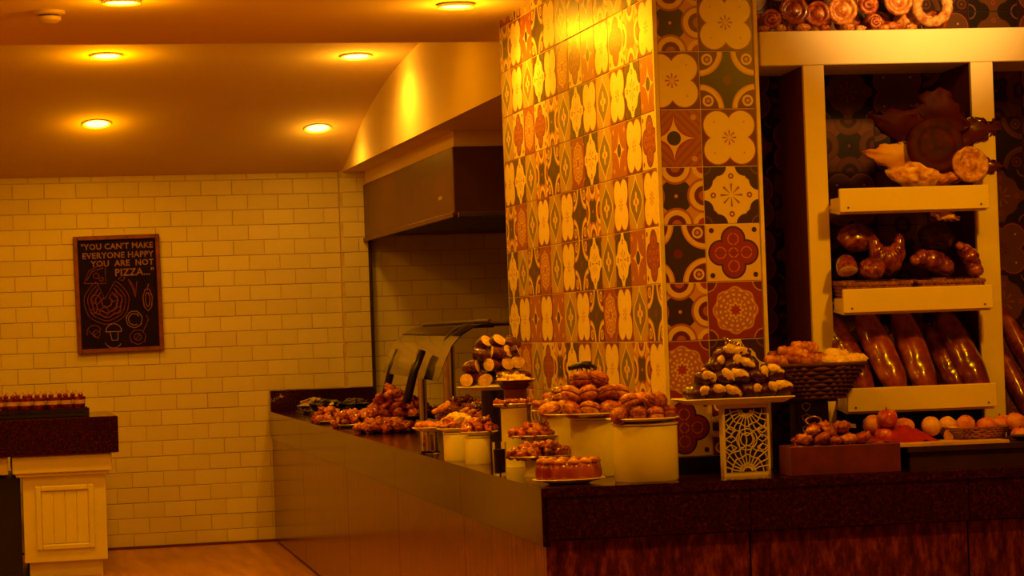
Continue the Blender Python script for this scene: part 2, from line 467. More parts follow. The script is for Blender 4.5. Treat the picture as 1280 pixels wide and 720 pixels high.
# ------------------------------------------------------------------ mesh helpers
class MB:
    def __init__(s):
        s.v, s.f = [], []

    def add(s, vs, fs, mtx=None):
        o = len(s.v)
        s.v += [tuple(mtx @ Vector(p)) if mtx else tuple(p) for p in vs]
        s.f += [tuple(i + o for i in f) for f in fs]
        return s

    def box(s, x0, y0, z0, x1, y1, z1, mtx=None):
        vs = [(x0, y0, z0), (x1, y0, z0), (x1, y1, z0), (x0, y1, z0), (x0, y0, z1), (x1, y0, z1), (x1, y1, z1), (x0, y1, z1)]
        return s.add(vs, [(0, 3, 2, 1), (4, 5, 6, 7), (0, 1, 5, 4), (1, 2, 6, 5), (2, 3, 7, 6), (3, 0, 4, 7)], mtx)

    def cbox(s, x0, y0, z0, x1, y1, z1, c, mtx=None):
        """box with chamfered edges"""
        bm = bmesh.new()
        bmesh.ops.create_cube(bm, size=1)
        for q in bm.verts:
            q.co = Vector(((x0 + x1) / 2 + q.co.x * (x1 - x0), (y0 + y1) / 2 + q.co.y * (y1 - y0), (z0 + z1) / 2 + q.co.z * (z1 - z0)))
        bmesh.ops.bevel(bm, geom=bm.edges[:], offset=c, segments=1, affect='EDGES')
        bm.verts.index_update()
        s.add([q.co.copy() for q in bm.verts], [[q.index for q in f.verts] for f in bm.faces], mtx)
        bm.free()
        return s

    def lathe(s, prof, n=24, mtx=None, sx=1, sy=1):
        """prof: list of (r, z); closed at the ends"""
        vs, fs = [], []
        for (r, z) in prof:
            for k in range(n):
                a = 2 * PI * k / n
                vs.append((max(r, 1e-4) * math.cos(a) * sx, max(r, 1e-4) * math.sin(a) * sy, z))
        for i in range(len(prof) - 1):
            for k in range(n):
                k2 = (k + 1) % n
                fs.append((i * n + k, i * n + k2, (i + 1) * n + k2, (i + 1) * n + k))
        fs.append(tuple(range(n - 1, -1, -1)))
        e = (len(prof) - 1) * n
        fs.append(tuple(e + k for k in range(n)))
        return s.add(vs, fs, mtx)

    def tube(s, pts, r, n=8, closed=False, mtx=None):
        pts = [Vector(p) for p in pts]
        rs = r if isinstance(r, (list, tuple)) else [r] * len(pts)
        vs, fs = [], []
        L = len(pts)
        prev = None
        for i, p in enumerate(pts):
            a = pts[(i - 1) % L] if (closed or i > 0) else p
            c = pts[(i + 1) % L] if (closed or i < L - 1) else p
            d = (c - a).normalized()
            if prev is None:
                ref = Vector((0, 0, 1)) if abs(d.z) < 0.9 else Vector((1, 0, 0))
                nx = d.cross(ref).normalized()
            else:
                nx = (prev - d * prev.dot(d)).normalized()
            prev = nx
            ny = d.cross(nx)
            for k in range(n):
                t = 2 * PI * k / n
                vs.append(p + (nx * math.cos(t) + ny * math.sin(t)) * rs[i])
        m = L if closed else L - 1
        for i in range(m):
            j = (i + 1) % L
            for k in range(n):
                k2 = (k + 1) % n
                fs.append((i * n + k, i * n + k2, j * n + k2, j * n + k))
        if not closed:
            fs.append(tuple(range(n - 1, -1, -1)))
            fs.append(tuple((L - 1) * n + k for k in range(n)))
        return s.add(vs, fs, mtx)

    def prism(s, poly, y0, y1, mtx=None):
        """poly in x,z extruded along y"""
        n = len(poly)
        vs = [(x, y0, z) for x, z in poly] + [(x, y1, z) for x, z in poly]
        fs = [tuple(range(n)), tuple(range(2 * n - 1, n - 1, -1))]
        for i in range(n):
            j = (i + 1) % n
            fs.append((i, i + n, j + n, j))
        return s.add(vs, fs, mtx)

    def blob(s, rx, ry, rz, fn=None, nu=14, nv=9, mtx=None):
        """ellipsoid; fn(unit vector) -> radius factor"""
        vs, fs = [], []
        for i in range(nv + 1):
            ph = PI * i / nv - PI / 2
            for k in range(nu):
                a = 2 * PI * k / nu
                d = Vector((math.cos(ph) * math.cos(a), math.cos(ph) * math.sin(a), math.sin(ph)))
                q = fn(d) if fn else 1.0
                vs.append((d.x * rx * q, d.y * ry * q, d.z * rz * q))
        for i in range(nv):
            for k in range(nu):
                k2 = (k + 1) % nu
                fs.append((i * nu + k, i * nu + k2, (i + 1) * nu + k2, (i + 1) * nu + k))
        return s.add(vs, fs, mtx)

    def mesh(s, name, mat, smooth=False):
        me = bpy.data.meshes.new(name)
        me.from_pydata(s.v, [], s.f)
        bm = bmesh.new()
        bm.from_mesh(me)
        bmesh.ops.remove_doubles(bm, verts=bm.verts, dist=1e-5)
        bmesh.ops.recalc_face_normals(bm, faces=bm.faces)
        bm.to_mesh(me)
        bm.free()
        me.materials.append(M[mat] if isinstance(mat, str) else mat)
        if smooth:
            for p in me.polygons:
                p.use_smooth = True
            if smooth != 'all':
                me.set_sharp_from_angle(angle=math.radians(40))
        return me

    def build(s, name, mat, parent=None, loc=None, rot=None, smooth=False):
        return link(name, s.mesh(name, mat, smooth), parent, loc, rot)


def link(name, data, parent=None, loc=None, rot=None):
    o = bpy.data.objects.new(name, data)
    COL.objects.link(o)
    if parent:
        o.parent = parent
    if loc is not None:
        o.location = loc
    if rot is not None:
        o.rotation_euler = rot
    return o


def tag(o, label, cat, group=None, kind=None):
    o['label'] = label
    o['category'] = cat
    if group:
        o['group'] = group
    if kind:
        o['kind'] = kind
    return o


def thing(name, label, cat, loc=(0, 0, 0), rot=(0, 0, 0), group=None):
    o = bpy.data.objects.new(name, None)
    o.empty_display_size = 0.05
    COL.objects.link(o)
    o.location = loc
    o.rotation_euler = rot
    return tag(o, label, cat, group)


def struct(o, label, cat):
    tag(o, label, cat)
    o['kind'] = 'structure'
    return o


def dup(o, loc=None, rot=None, scale=None, label=None, group=None, parent=None, cat=None):
    c = o.copy()
    COL.objects.link(c)
    if parent is not None:
        c.parent = parent
    if loc is not None:
        c.location = loc
    if rot is not None:
        c.rotation_euler = rot
    if scale is not None:
        c.scale = (scale,) * 3 if isinstance(scale, (int, float)) else scale
    if label:
        c['label'] = label
    if group:
        c['group'] = group
    if cat:
        c['category'] = cat
    for ch in o.children:
        dup(ch, parent=c)
    return c


def RZ(a):
    return Matrix.Rotation(a, 4, 'Z')


def TR(x, y, z):
    return Matrix.Translation((x, y, z))


# ================================================================== SETTING
YB = 16.5      # back wall
XC, YC = 2.32, 7.75   # corner of the tiled column
ZL = 2.84      # low ceiling
ZT = 0.925     # counter top

fl = MB().box(-5, -3, -0.1, 6, 17.2, 0).build('floor', 'floor')
struct(fl, 'orange brown floor between the granite counter and the brick wall', 'floor')
o = MB().box(-5.2, -3, -0.1, -5, 17.2, 3.6).build('wall_left', 'plaster')
struct(o, 'plain plaster side wall beyond the white cabinet', 'wall')
o = MB().box(6, -3, -0.1, 6.2, 17.2, 3.6).build('wall_right', 'plaster')
struct(o, 'plain plaster side wall beyond the bread shelf', 'wall')
o = MB().box(-5.2, -3.2, -0.1, 6.2, -3, 3.6).build('wall_front', 'plaster')
struct(o, 'plain plaster wall facing the brick wall across the room', 'wall')

# low flat ceiling with its far edge, then the higher cove ceiling curving down onto the brick wall
o = MB().box(-5, -3, ZL, 6, 10.93, 3.5).build('ceiling', 'ceiling')
struct(o, 'low flat ceiling with the smoke detector', 'ceiling')
cv = [(10.9, 3.17), (12.2, 3.165), (13.0, 3.155), (13.455, 3.138), (14.26, 3.08), (14.9, 2.995), (15.53, 2.874), (15.85, 2.78), (16.104, 2.69), (16.3, 2.64), (16.52, 2.61)]


def cove_z(y):
    for (a, za), (b_, zb) in zip(cv, cv[1:]):
        if a <= y <= b_:
            return za + (zb - za) * (y - a) / (b_ - a)
    return 3.17


def smooth_cove():
    pts = []
    for i in range(49):
        y = 10.9 + (16.52 - 10.9) * i / 48
        z = sum(cove_z(min(16.52, max(10.9, y + k * 0.1))) for k in (-2, -1, 0, 1, 2)) / 5
        pts.append((y, z))
    return pts


cvs = smooth_cove()
mb = MB()
vs = [(-5, y, z) for y, z in cvs] + [(6, y, z) for y, z in cvs] + [(-5, y, z + 0.2) for y, z in cvs] + [(6, y, z + 0.2) for y, z in cvs]
n = len(cvs)
fs = [(i, i + 1, n + i + 1, n + i) for i in range(n - 1)] + [(2 * n + i, 3 * n + i, 3 * n + i + 1, 2 * n + i + 1) for i in range(n - 1)]
o = mb.add(vs, fs).build('ceiling_cove', 'ceiling', smooth='all')
struct(o, 'higher ceiling curving down onto the top of the brick wall', 'ceiling')

# bulkhead above the hot counter
o = MB().box(2.55, 10.2, 2.615, 6, 16.6, 3.4).build('wall_bulkhead', 'plaster')
struct(o, 'plastered bulkhead above the counter washed by two downlights', 'bulkhead')

# ---------------------------------------------------------------- brick walls
BW, BH, GAP = 0.218, 0.1075, 0.004


def brick_mesh(w_, h_, name):
    return MB().cbox(-w_ / 2, -0.007, -h_ / 2, w_ / 2, 0.0, h_ / 2, 0.0025).mesh(name, 'brick')


full = brick_mesh(BW - GAP, BH - GAP, 'brick')
ZOFF = (at(420, 260, 16.5).z) % BH


def brick_wall(wall, x0, x1, z0, z1, y, xoff, view, limit=300):
    """bricks as children of wall; those outside view=(xa, xb, za, zb) joined into one part"""
    cuts = {}
    rest = MB()
    cnt = 0
    k0 = int((z0 - ZOFF) / BH) - 2
    for k in range(k0, int(z1 / BH) + 3):
        za, zb = max(z0, ZOFF + k * BH), min(z1, ZOFF + (k + 1) * BH)
        if zb - za < 0.03:
            continue
        off = xoff + (BW / 2 if k % 2 else 0)
        j = int((x0 - off) / BW) - 2
        while True:
            xa, xb = off + j * BW, off + (j + 1) * BW
            j += 1
            if xa >= x1 - 0.02:
                break
            xa, xb = max(x0, xa), min(x1, xb)
            if xb - xa < 0.02:
                continue
            w_, h_ = round(xb - xa - GAP, 4), round(zb - za - GAP, 4)
            cx, cz = (xa + xb) / 2, (za + zb) / 2
            jy = rnd.uniform(-0.0015, 0.0015)
            if view[0] <= xb and xa <= view[1] and view[2] <= zb and za <= view[3] and cnt < limit:
                key = (w_, h_)
                if key not in cuts:
                    cuts[key] = full if abs(w_ - BW + GAP) < 1e-3 and abs(h_ - BH + GAP) < 1e-3 else brick_mesh(w_, h_, 'brick')
                q = link('brick', cuts[key], wall, (cx, y + jy, cz))
                cnt += 1
            else:
                rest.box(cx - w_ / 2, y - 0.012, cz - h_ / 2, cx + w_ / 2, y, cz + h_ / 2)
    if rest.v:
        q = rest.build('brickwork', 'brick', wall)
        q['kind'] = 'stuff'
    return cnt


wb = MB().box(-5, YB, 0, 2.53, YB + 0.5, 2.75).build('wall_back', 'grout')
struct(wb, 'cream glazed brick back wall behind the chalkboard poster', 'wall')
brick_wall(wb, -5, 2.53, 0.0, 2.75, YB, 0.02, (0.10, 2.53, 0.02, 2.75))
wp = MB().box(2.53, YB - 0.05, 0.9, 2.73, YB + 0.5, 2.75).build('wall_pier', 'grout')
struct(wp, 'narrow cream brick pier between the poster wall and the hood recess', 'wall')
brick_wall(wp, 2.53, 2.73, 0.9, 2.62, YB - 0.05, 2.44, (2, 3, 0.9, 2.7))
wr = MB().box(2.73, YB, 0.0, 6, YB + 0.5, 2.75).build('wall_recess', 'grout')
struct(wr, 'cream brick wall in the recess under the extractor hood', 'wall')
brick_wall(wr, 2.73, 6, 0.0, 2.62, YB, 0.10, (2.7, 3.85, 0.98, 2.3))
o = MB().box(2.722, YB - 0.075, 0.9, 2.745, YB - 0.05, 2.53).build('trim_1', 'dark_wood')
struct(o, 'dark vertical edge strip on the brick pier beside the hood', 'trim')
o = MB().box(-5, YB - 0.03, 0, 2.0, YB - 0.012, 0.018).build('baseboard_back', 'red_wood')
struct(o, 'thin dark skirting line along the foot of the brick wall', 'baseboard')

# ---------------------------------------------------------------- tiled column
TP = 0.202
ZR = [0.983 + TP * k for k in range(10)]   # bottoms of the tile rows


def tile_mesh(w_, h_, u0, mat):
    """front face toward -y; UV spans a whole 0.202 tile starting at u0"""
    g = 0.0018
    c = 0.0010
    x0, x1, z0, z1 = g, w_ - g, g, h_ - g
    vs = [(x0, 0, z0), (x1, 0, z0), (x1, 0, z1), (x0, 0, z1),
          (x0, -0.003 + c, z0), (x1, -0.003 + c, z0), (x1, -0.003 + c, z1), (x0, -0.003 + c, z1),
          (x0 + c, -0.003, z0 + c), (x1 - c, -0.003, z0 + c), (x1 - c, -0.003, z1 - c), (x0 + c, -0.003, z1 - c)]
    fs = [(8, 9, 10, 11)]
    for i in range(4):
        j = (i + 1) % 4
        fs += [(4 + i, 4 + j, 8 + j, 8 + i), (i, j, 4 + j, 4 + i)]
    me = bpy.data.meshes.new('tile')
    me.from_pydata(vs, [], fs)
    uvl = me.uv_layers.new(name='UVMap')
    for lp in me.loops:
        p = vs[lp.vertex_index]
        uvl.data[lp.index].uv = ((p[0] / TP) + u0, p[2] / TP)
    me.materials.append(TSHADE[mat[1]] if mat[0] == 'n' else TM[mat])
    return me


_tc = {}


def tile(wall, loc, rotz, pat, w_=TP, h_=TP, u0=0.0):
    k = (round(w_, 4), round(h_, 4), round(u0, 3), pat)
    if k not in _tc:
        _tc[k] = tile_mesh(w_, h_, u0, pat)
    return link('tile', _tc[k], wall, loc, (0, 0, rotz))


wt = MB().box(XC, YC, 0.9, 2.69, 10.19, ZL).build('wall_tiled', 'grout_light')
struct(wt, 'projecting wall end covered in patterned patchwork tiles', 'wall')
near = {9: 'C', 8: 'D', 7: 'A', 6: 'C', 5: 'F', 4: 'A', 3: 'F', 2: 'B', 1: 'A', 0: 'D'}
seq = 'AHEHGAFEHCADBH'
tr = random.Random(21)
for r_, z in enumerate(ZR):
    h_ = min(TP, ZL - z)
    last = None
    for k in range(12):
        p = near[r_] if k == 0 else tr.choice([q for q in seq if q != last])
        last = p
        # left face: front toward -X; local +x runs toward -Y after rotating -90 deg
        tile(wt, (XC, YC + (k + 1) * TP, z), -PI / 2, p, TP, h_)
fl_ = {9: 'B', 8: 'C', 7: 'D', 6: 'A', 5: 'C', 4: 'D', 3: 'B', 2: 'D', 1: 'G', 0: 'F'}
fr_ = {9: 'G', 8: 'F', 7: 'A', 6: 'B', 5: 'A', 4: 'E', 3: 'F', 2: 'G', 1: 'E', 0: 'B'}
for r_, z in enumerate(ZR):
    h_ = min(TP, ZL - z)
    tile(wt, (XC + 0.006, YC, z), 0, fl_[r_], 0.150, h_, 0.26)
    tile(wt, (2.476, YC, z), 0, fr_[r_], TP, h_)
MB().box(XC - 0.011, YC - 0.011, 0.93, XC + 0.004, YC + 0.002, ZL).build('corner_profile', 'grout_light', wt)
MB().box(2.679, YC - 0.010, 0.93, 2.692, YC + 0.002, ZL).build('edge_profile', 'grout_light', wt)
MB().box(XC + 0.005, YC - 0.012, 0.9, 2.678, YC, 0.982).build('plinth', 'black', wt)
MB().box(XC - 0.012, YC, 0.9, XC, 10.19, 0.982).build('plinth', 'black', wt)

wn = MB().box(2.69, 8.22, 0.9, 6, 10.19, ZL).build('wall_niche', 'dark_wood')  # dark backing gives the joints the niche's shade too
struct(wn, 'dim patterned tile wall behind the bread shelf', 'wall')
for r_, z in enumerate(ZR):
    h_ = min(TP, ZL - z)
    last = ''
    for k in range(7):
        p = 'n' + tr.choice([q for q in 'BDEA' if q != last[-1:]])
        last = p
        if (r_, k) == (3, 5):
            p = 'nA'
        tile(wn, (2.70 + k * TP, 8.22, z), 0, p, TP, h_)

# ================================================================== COUNTERS
YAW = math.radians(5)
CA = Vector((1.765, 7.38, 0))                    # outer corner of the counter
EX = Vector((math.cos(YAW), -math.sin(YAW), 0))  # along the front
NX = Vector((math.sin(YAW), math.cos(YAW), 0))   # into the counter


def poly_slab(pts, z0, z1):
    n = len(pts)
    mb = MB()
    mb.add([(x, y, z0) for x, y in pts] + [(x, y, z1) for x, y in pts],
           [tuple(range(n - 1, -1, -1)), tuple(range(n, 2 * n))] + [(i, (i + 1) % n, (i + 1) % n + n, i + n) for i in range(n)])
    return mb


def cedge(y):
    return CA.x + (1.972 - CA.x) * (y - CA.y) / (16.45 - CA.y)


# long buffet counter running to the brick wall
lc = thing('buffet_counter', 'long polished granite buffet counter running back to the brick wall', 'counter', (0, 0, 0))
j1 = CA + EX * 0.555
poly_slab([(CA.x, CA.y), (j1.x - 0.001, j1.y), (XC - 0.013, YC), (XC - 0.013, 10.2), (3.6, 10.2), (3.6, 16.44), (1.972, 16.44)], ZT - 0.03, ZT).build('worktop', 'granite', lc)
ap = 0.006
ys = [7.40, 8.9, 10.6, 12.4, 14.52, 16.44]
for a, b_ in zip(ys, ys[1:]):
    poly_slab([(cedge(a) + ap, a + 0.002), (cedge(b_) + ap, b_ - 0.002), (cedge(b_) + 0.03, b_ - 0.002), (cedge(a) + 0.03, a + 0.002)], 0.735, ZT - 0.031).build('apron', 'granite', lc)
    poly_slab([(cedge(a) + 0.016, a + 0.003), (cedge(b_) + 0.016, b_ - 0.003), (cedge(b_) + 0.05, b_ - 0.003), (cedge(a) + 0.05, a + 0.003)], 0.02, 0.730).build('front_panel', 'granite_panel', lc)
poly_slab([(cedge(7.5) + 0.06, 7.6), (cedge(16.4) + 0.06, 16.42), (3.4, 16.42), (3.4, 10.3), (2.2, 10.25), (2.2, 7.8)], 0.0, ZT - 0.035).build('carcass', 'dark_wood', lc)
MB().box(1.98, 16.40, ZT, 2.72, 16.44, 1.07).build('upstand', 'granite', lc)

# bread counter, facing the room
rc = thing('bread_counter', 'dark granite counter front below the bread shelf', 'counter', (0, 0, 0))
e0, e1 = CA + EX * 0.555, CA + EX * 2.4
back = 7.735


def pt(s_, d_):
    p = CA + EX * s_ + NX * d_
    return (p.x, p.y)


poly_slab([(e0.x + 0.001, e0.y), (e1.x, e1.y), (e1.x, 8.2), (2.70, 8.2), (2.70, back), (XC, back)], ZT - 0.03, ZT).build('worktop', 'granite', rc)
ss = [0.02, 0.70, 1.45, 2.40]
for a, b_ in zip(ss, ss[1:]):
    poly_slab([pt(a + 0.0015, 0.006), pt(b_ - 0.0015, 0.006), pt(b_ - 0.0015, 0.03), pt(a + 0.0015, 0.03)], 0.755, ZT - 0.031).build('apron', 'granite', rc)
    poly_slab([pt(a + 0.003, 0.03), pt(b_ - 0.003, 0.03), pt(b_ - 0.003, 0.06), pt(a + 0.003, 0.06)], 0.02, 0.750).build('front_panel', 'granite_panel', rc)
poly_slab([pt(0.60, 0.07), pt(2.38, 0.07), pt(2.38, 0.5), pt(0.95, 0.40), pt(0.6, 0.30)], 0.0, ZT - 0.035).build('carcass', 'dark_wood', rc)

# dark riser on the bread counter
r0 = 1.275
ri = thing('display_riser', 'low dark wooden riser carrying the fruit under the shelf', 'riser', (0, 0, 0))
poly_slab([pt(1.135, 0.205), pt(r0, 0.205), pt(r0, 0.10), pt(2.3, 0.10), pt(2.3, 0.50), pt(1.135, 0.50)], ZT + 0.06, ZT + 0.078).build('top_board', 'dark_wood', ri)
poly_slab([pt(r0 + 0.01, 0.112), pt(2.29, 0.112), pt(2.29, 0.14), pt(r0 + 0.01, 0.14)], ZT, ZT + 0.059).build('front_board', 'dark_wood', ri)
poly_slab([pt(1.145, 0.215), pt(r0, 0.215), pt(r0, 0.235), pt(1.145, 0.235)], ZT, ZT + 0.059).build('front_board', 'dark_wood', ri)
poly_slab([pt(1.145, 0.24), pt(1.165, 0.24), pt(1.165, 0.49), pt(1.145, 0.49)], ZT, ZT + 0.059).build('side_board', 'dark_wood', ri)
poly_slab([pt(2.27, 0.15), pt(2.29, 0.15), pt(2.29, 0.49), pt(2.27, 0.49)], ZT, ZT + 0.059).build('side_board', 'dark_wood', ri)
ZRI = ZT + 0.078

# ================================================================== EXTRACTOR HOOD
hd = thing('extractor_hood', 'brown steel extractor hood hung below the bulkhead', 'hood', (2.70, 13.2, 2.12))
MB().cbox(0, 0.02, 0.0, 0.02, 3.24, 0.40, 0.004).build('side_panel', 'hood_steel', hd)
MB().cbox(0.0, 0, 0.0, 1.3, 0.02, 0.40, 0.004).build('end_panel', 'hood_steel', hd)
MB().box(0.02, 0.02, 0.385, 1.3, 3.24, 0.40).build('top_panel', 'hood_steel', hd)
MB().box(0.02, 0.02, 0.03, 1.3, 3.24, 0.05).build('filter_panel', 'hood_dark', hd)
MB().cbox(0.02, -0.012, -0.01, 1.3, 0.0, 0.02, 0.003).build('drip_rim', 'steel', hd)
MB().cbox(-0.012, 0.0, -0.01, 0.0, 3.24, 0.02, 0.003).build('drip_rim', 'hood_steel', hd)
MB().box(-0.002, 0.35, 0.115, 0.0, 0.46, 0.135).build('maker_badge', 'steel', hd)
MB().box(0.012, 0.012, 0.401, 1.3, 3.24, 0.494).build('casing', 'plaster', hd)

# ================================================================== DOWNLIGHTS AND DETECTOR


def downlight(loc, tilt, label, power, color, angle, radius=0.094, grp='recessed ceiling downlights'):
    o = thing('downlight', label, 'lamp', loc, (tilt, 0, 0), grp)
    ring = MB().lathe([(radius * 0.82, 0.0), (radius, -0.004), (radius * 1.04, -0.012), (radius * 0.99, -0.016), (radius * 0.84, -0.013), (radius * 0.82, 0.0)], 32)
    ring.build('trim_ring', 'white_paint', o, smooth=True)
    MB().lathe([(radius * 0.80, -0.002), (radius * 0.80, -0.008), (radius * 0.5, -0.0125), (0.0, -0.0135)], 28).build('lens', 'lens_warm', o, smooth=True)
    if power:
        l = spot((0, 0, -0.03), power, color, angle, 0.75, 0.05, (0, 0, -1), o)
        l.rotation_euler = (-tilt, 0, 0)
        l.data.spot_blend = 0.6
        glow((0, 0, -0.12), power * 0.16, color, o)
    return o


def cove_tilt(y):
    return -math.atan2(cove_z(y - 0.3) - cove_z(y + 0.3), 0.6)


for (px, py, Y, lab, pw, col_) in (
        (133, 67, 13.65, 'nearer downlight on the dim side of the curved ceiling', 54, AMBER),
        (121, 157, 15.42, 'farther downlight in the dim ceiling above the chalkboard', 24, AMBER),
        (445, 71, 13.72, 'nearer downlight beside the lit bulkhead', 34, PEACH),
        (397, 158, 15.58, 'farther downlight beside the lit bulkhead above the pier', 15, PEACH)):
    p = at(px, py, Y)
    p.z = cove_z(Y) + 0.004
    downlight(p, cove_tilt(Y), lab, pw, col_, 168)
downlight((2.011, 9.647, ZL), 0, 'downlight in the low ceiling beside the tiled wall', 40, GOLD, 168, 0.078)
downlight((0.596, 9.507, ZL), 0, 'downlight cut by the upper frame edge near the smoke detector', 26, AMBER, 168, 0.078)

sd = thing('smoke_detector', 'white round smoke detector on the low ceiling', 'smoke detector', (0.315, 9.82, ZL))
MB().lathe([(0.066, 0), (0.066, -0.012), (0.060, -0.016), (0.0, -0.016)], 28).build('base', 'plastic', sd, smooth=True)
MB().lathe([(0.044, -0.022), (0.050, -0.026), (0.048, -0.040), (0.030, -0.050), (0, -0.052)], 28).build('cap', 'plastic', sd, smooth=True)
MB().lathe([(0.040, -0.016), (0.040, -0.023), (0, -0.023)], 28).build('vent_band', 'black', sd, smooth=True)

# ================================================================== CHALKBOARD
PX0, PX1, PZ0, PZ1 = 0.648, 1.246, 1.383, 2.203
cb = thing('chalkboard', 'framed black chalkboard with a pizza drawing on the brick wall', 'chalkboard', ((PX0 + PX1) / 2, YB - 0.013, (PZ0 + PZ1) / 2), (0, math.radians(-0.7), 0))
W2, H2 = (PX1 - PX0) / 2, (PZ1 - PZ0) / 2
for (x0, z0, x1, z1) in ((-W2, -H2, -W2 + 0.03, H2), (W2 - 0.03, -H2, W2, H2), (-W2 + 0.03, -H2, W2 - 0.03, -H2 + 0.03), (-W2 + 0.03, H2 - 0.03, W2 - 0.03, H2)):
    MB().cbox(x0, -0.034, z0, x1, 0, z1, 0.004).build('frame_rail', 'frame_wood', cb)
MB().box(-W2 + 0.03, -0.016, -H2 + 0.03, W2 - 0.03, -0.002, H2 - 0.03).build('slate', 'slate', cb)


def lettering(txt, x, z, size, align='RIGHT'):
    c = bpy.data.curves.new('lettering', 'FONT')
    c.body = txt
    c.size = size
    c.align_x = align
    c.extrude = 0.0006
    c.offset = 0.0012
    c.resolution_u = 2
    c.space_character = 1.05
    c.materials.append(M['chalk'])
    tmp = bpy.data.objects.new('lettering_curve', c)
    me = bpy.data.meshes.new_from_object(tmp)
    me.name = 'lettering'
    bpy.data.objects.remove(tmp)
    if not me.materials:
        me.materials.append(M['chalk'])
    o = link('lettering', me, cb)
    o['kind'] = 'stuff'
    o.location = (x, -0.0165, z)
    o.rotation_euler = (PI / 2, 0, 0)
    return o


RX = W2 - 0.045
lettering("\"YOU CAN'T MAKE", RX, H2 - 0.095, 0.056)
lettering('EVERYONE HAPPY', RX, H2 - 0.158, 0.058)
lettering('YOU  ARE  NOT', RX, H2 - 0.215, 0.058)
lettering('PIZZA..."', RX, H2 - 0.285, 0.070)


def chalk(name, lines, mat='chalk_red', r=0.0035):
    mb = MB()
    for ln in lines:
        mb.tube([(x, -0.017, z) for x, z in ln], r, 5)
    return mb.build(name, mat, cb)


def arc(cx, cz, r, a0, a1, n=24, wob=0.0, sx=1.0):
    out = []
    for i in range(n + 1):
        a = math.radians(a0 + (a1 - a0) * i / n)
        q = r * (1 + wob * math.sin(a * 7))
        out.append((cx + sx * q * math.cos(a), cz + q * math.sin(a)))
    return out


pzc = (-0.085, -0.055)
lines = [arc(pzc[0], pzc[1], 0.155, 115, 425, 36, 0.015), arc(pzc[0], pzc[1], 0.13, 118, 422, 36, 0.02),
         [(pzc[0] - 0.065, pzc[1] + 0.14), (pzc[0] - 0.01, pzc[1] + 0.02), (pzc[0] + 0.06, pzc[1] + 0.14)]]
for (dx, dz, q) in ((-0.07, 0.02, 0.03), (0.05, 0.03, 0.028), (-0.02, -0.07, 0.032), (0.07, -0.06, 0.026), (-0.09, -0.06, 0.02)):
    lines.append(arc(pzc[0] + dx, pzc[1] + dz, q, 0, 360, 14, 0.05))
chalk('chalk_pizza', lines)
chalk('chalk_slice', [[(-0.235, 0.08), (-0.20, 0.165), (-0.12, 0.205), (-0.085, 0.20), (-0.085, 0.075), (-0.235, 0.08)], [(-0.215, 0.10), (-0.18, 0.16), (-0.10, 0.185)],
                      arc(-0.15, 0.13, 0.02, 0, 360, 12), arc(-0.115, 0.105, 0.013, 0, 360, 10)], 'chalk_red')
chalk('chalk_fill', [arc(pzc[0], pzc[1], q, 120, 420, 30, 0.06) for q in (0.035, 0.075, 0.105)], 'chalk_red', 0.006)
chalk('chalk_pepper', [arc(0.20, -0.05, 0.075, 0, 360, 20, 0.05, 0.42), arc(0.20, -0.05, 0.05, 0, 360, 16, 0.05, 0.3), [(0.20, 0.025), (0.21, 0.06)]], 'chalk_orange')
chalk('chalk_leaf', [[(0.07, 0.10), (0.105, 0.05), (0.115, -0.03), (0.10, 0.03), (0.07, 0.10)], [(0.13, 0.08), (0.115, -0.03)], [(0.03, 0.125), (0.0, 0.10), (0.035, 0.09), (0.05, 0.12)]], 'chalk_red')
chalk('chalk_onion', [arc(0.10, -0.185, 0.058, 0, 360, 20, 0.04, 0.95), arc(0.10, -0.185, 0.04, 30, 300, 16, 0.05)], 'chalk')
chalk('chalk_mushroom', [arc(-0.045, -0.265, 0.055, 0, 180, 14), [(-0.10, -0.265), (0.01, -0.265)], [(-0.07, -0.268), (-0.06, -0.325), (-0.02, -0.325), (-0.015, -0.268)], arc(-0.05, -0.32, 0.06, 200, 330, 12)], 'chalk')
chalk('chalk_basil', [arc(-0.18, -0.265, 0.05, 20, 200, 12), [(-0.225, -0.25), (-0.15, -0.31), (-0.135, -0.25), (-0.19, -0.29)], arc(-0.165, -0.275, 0.025, 0, 360, 10)], 'chalk_red')
chalk('chalk_tomato', [arc(0.12, -0.31, 0.05, 0, 360, 18, 0.06, 1.1), arc(0.12, -0.31, 0.025, 0, 360, 12), [(0.10, -0.33), (0.14, -0.29)], [(0.16, -0.27), (0.20, -0.19), (0.185, -0.16)]], 'chalk_red')

# ================================================================== WHITE CABINET, LEFT
YK = 14.75


def cabx(x, y):
    return at(x, y, YK)


kx0, kx1 = cabx(28, 600).x, cabx(132, 600).x
wc = thing('white_cabinet', 'white beadboard cabinet under a speckled granite slab', 'cabinet', (0, 0, 0))
MB().box(kx0 + 0.01, YK + 0.022, 0.10, kx1 - 0.004, 15.7, 0.64).build('body', 'white_paint', wc)
MB().box(kx0 + 0.03, YK + 0.05, 0, kx1 - 0.03, 15.68, 0.10).build('kick_plate', 'white_paint', wc)
MB().cbox(kx0 - 0.06, YK - 0.05, 0.655, kx1 + 0.04, 15.74, 0.765, 0.006).build('cornice', 'white_paint', wc)
MB().cbox(kx0 - 0.04, YK - 0.03, 0.635, kx1 + 0.02, 15.72, 0.655, 0.004).build('moulding', 'white_paint', wc)
dr = MB().cbox(kx0, YK, 0.10, kx1, YK + 0.02, 0.635, 0.003).build('door', 'white_paint', wc)
fx0, fx1, fz0, fz1 = kx0 + 0.075, kx1 - 0.075, 0.175, 0.575
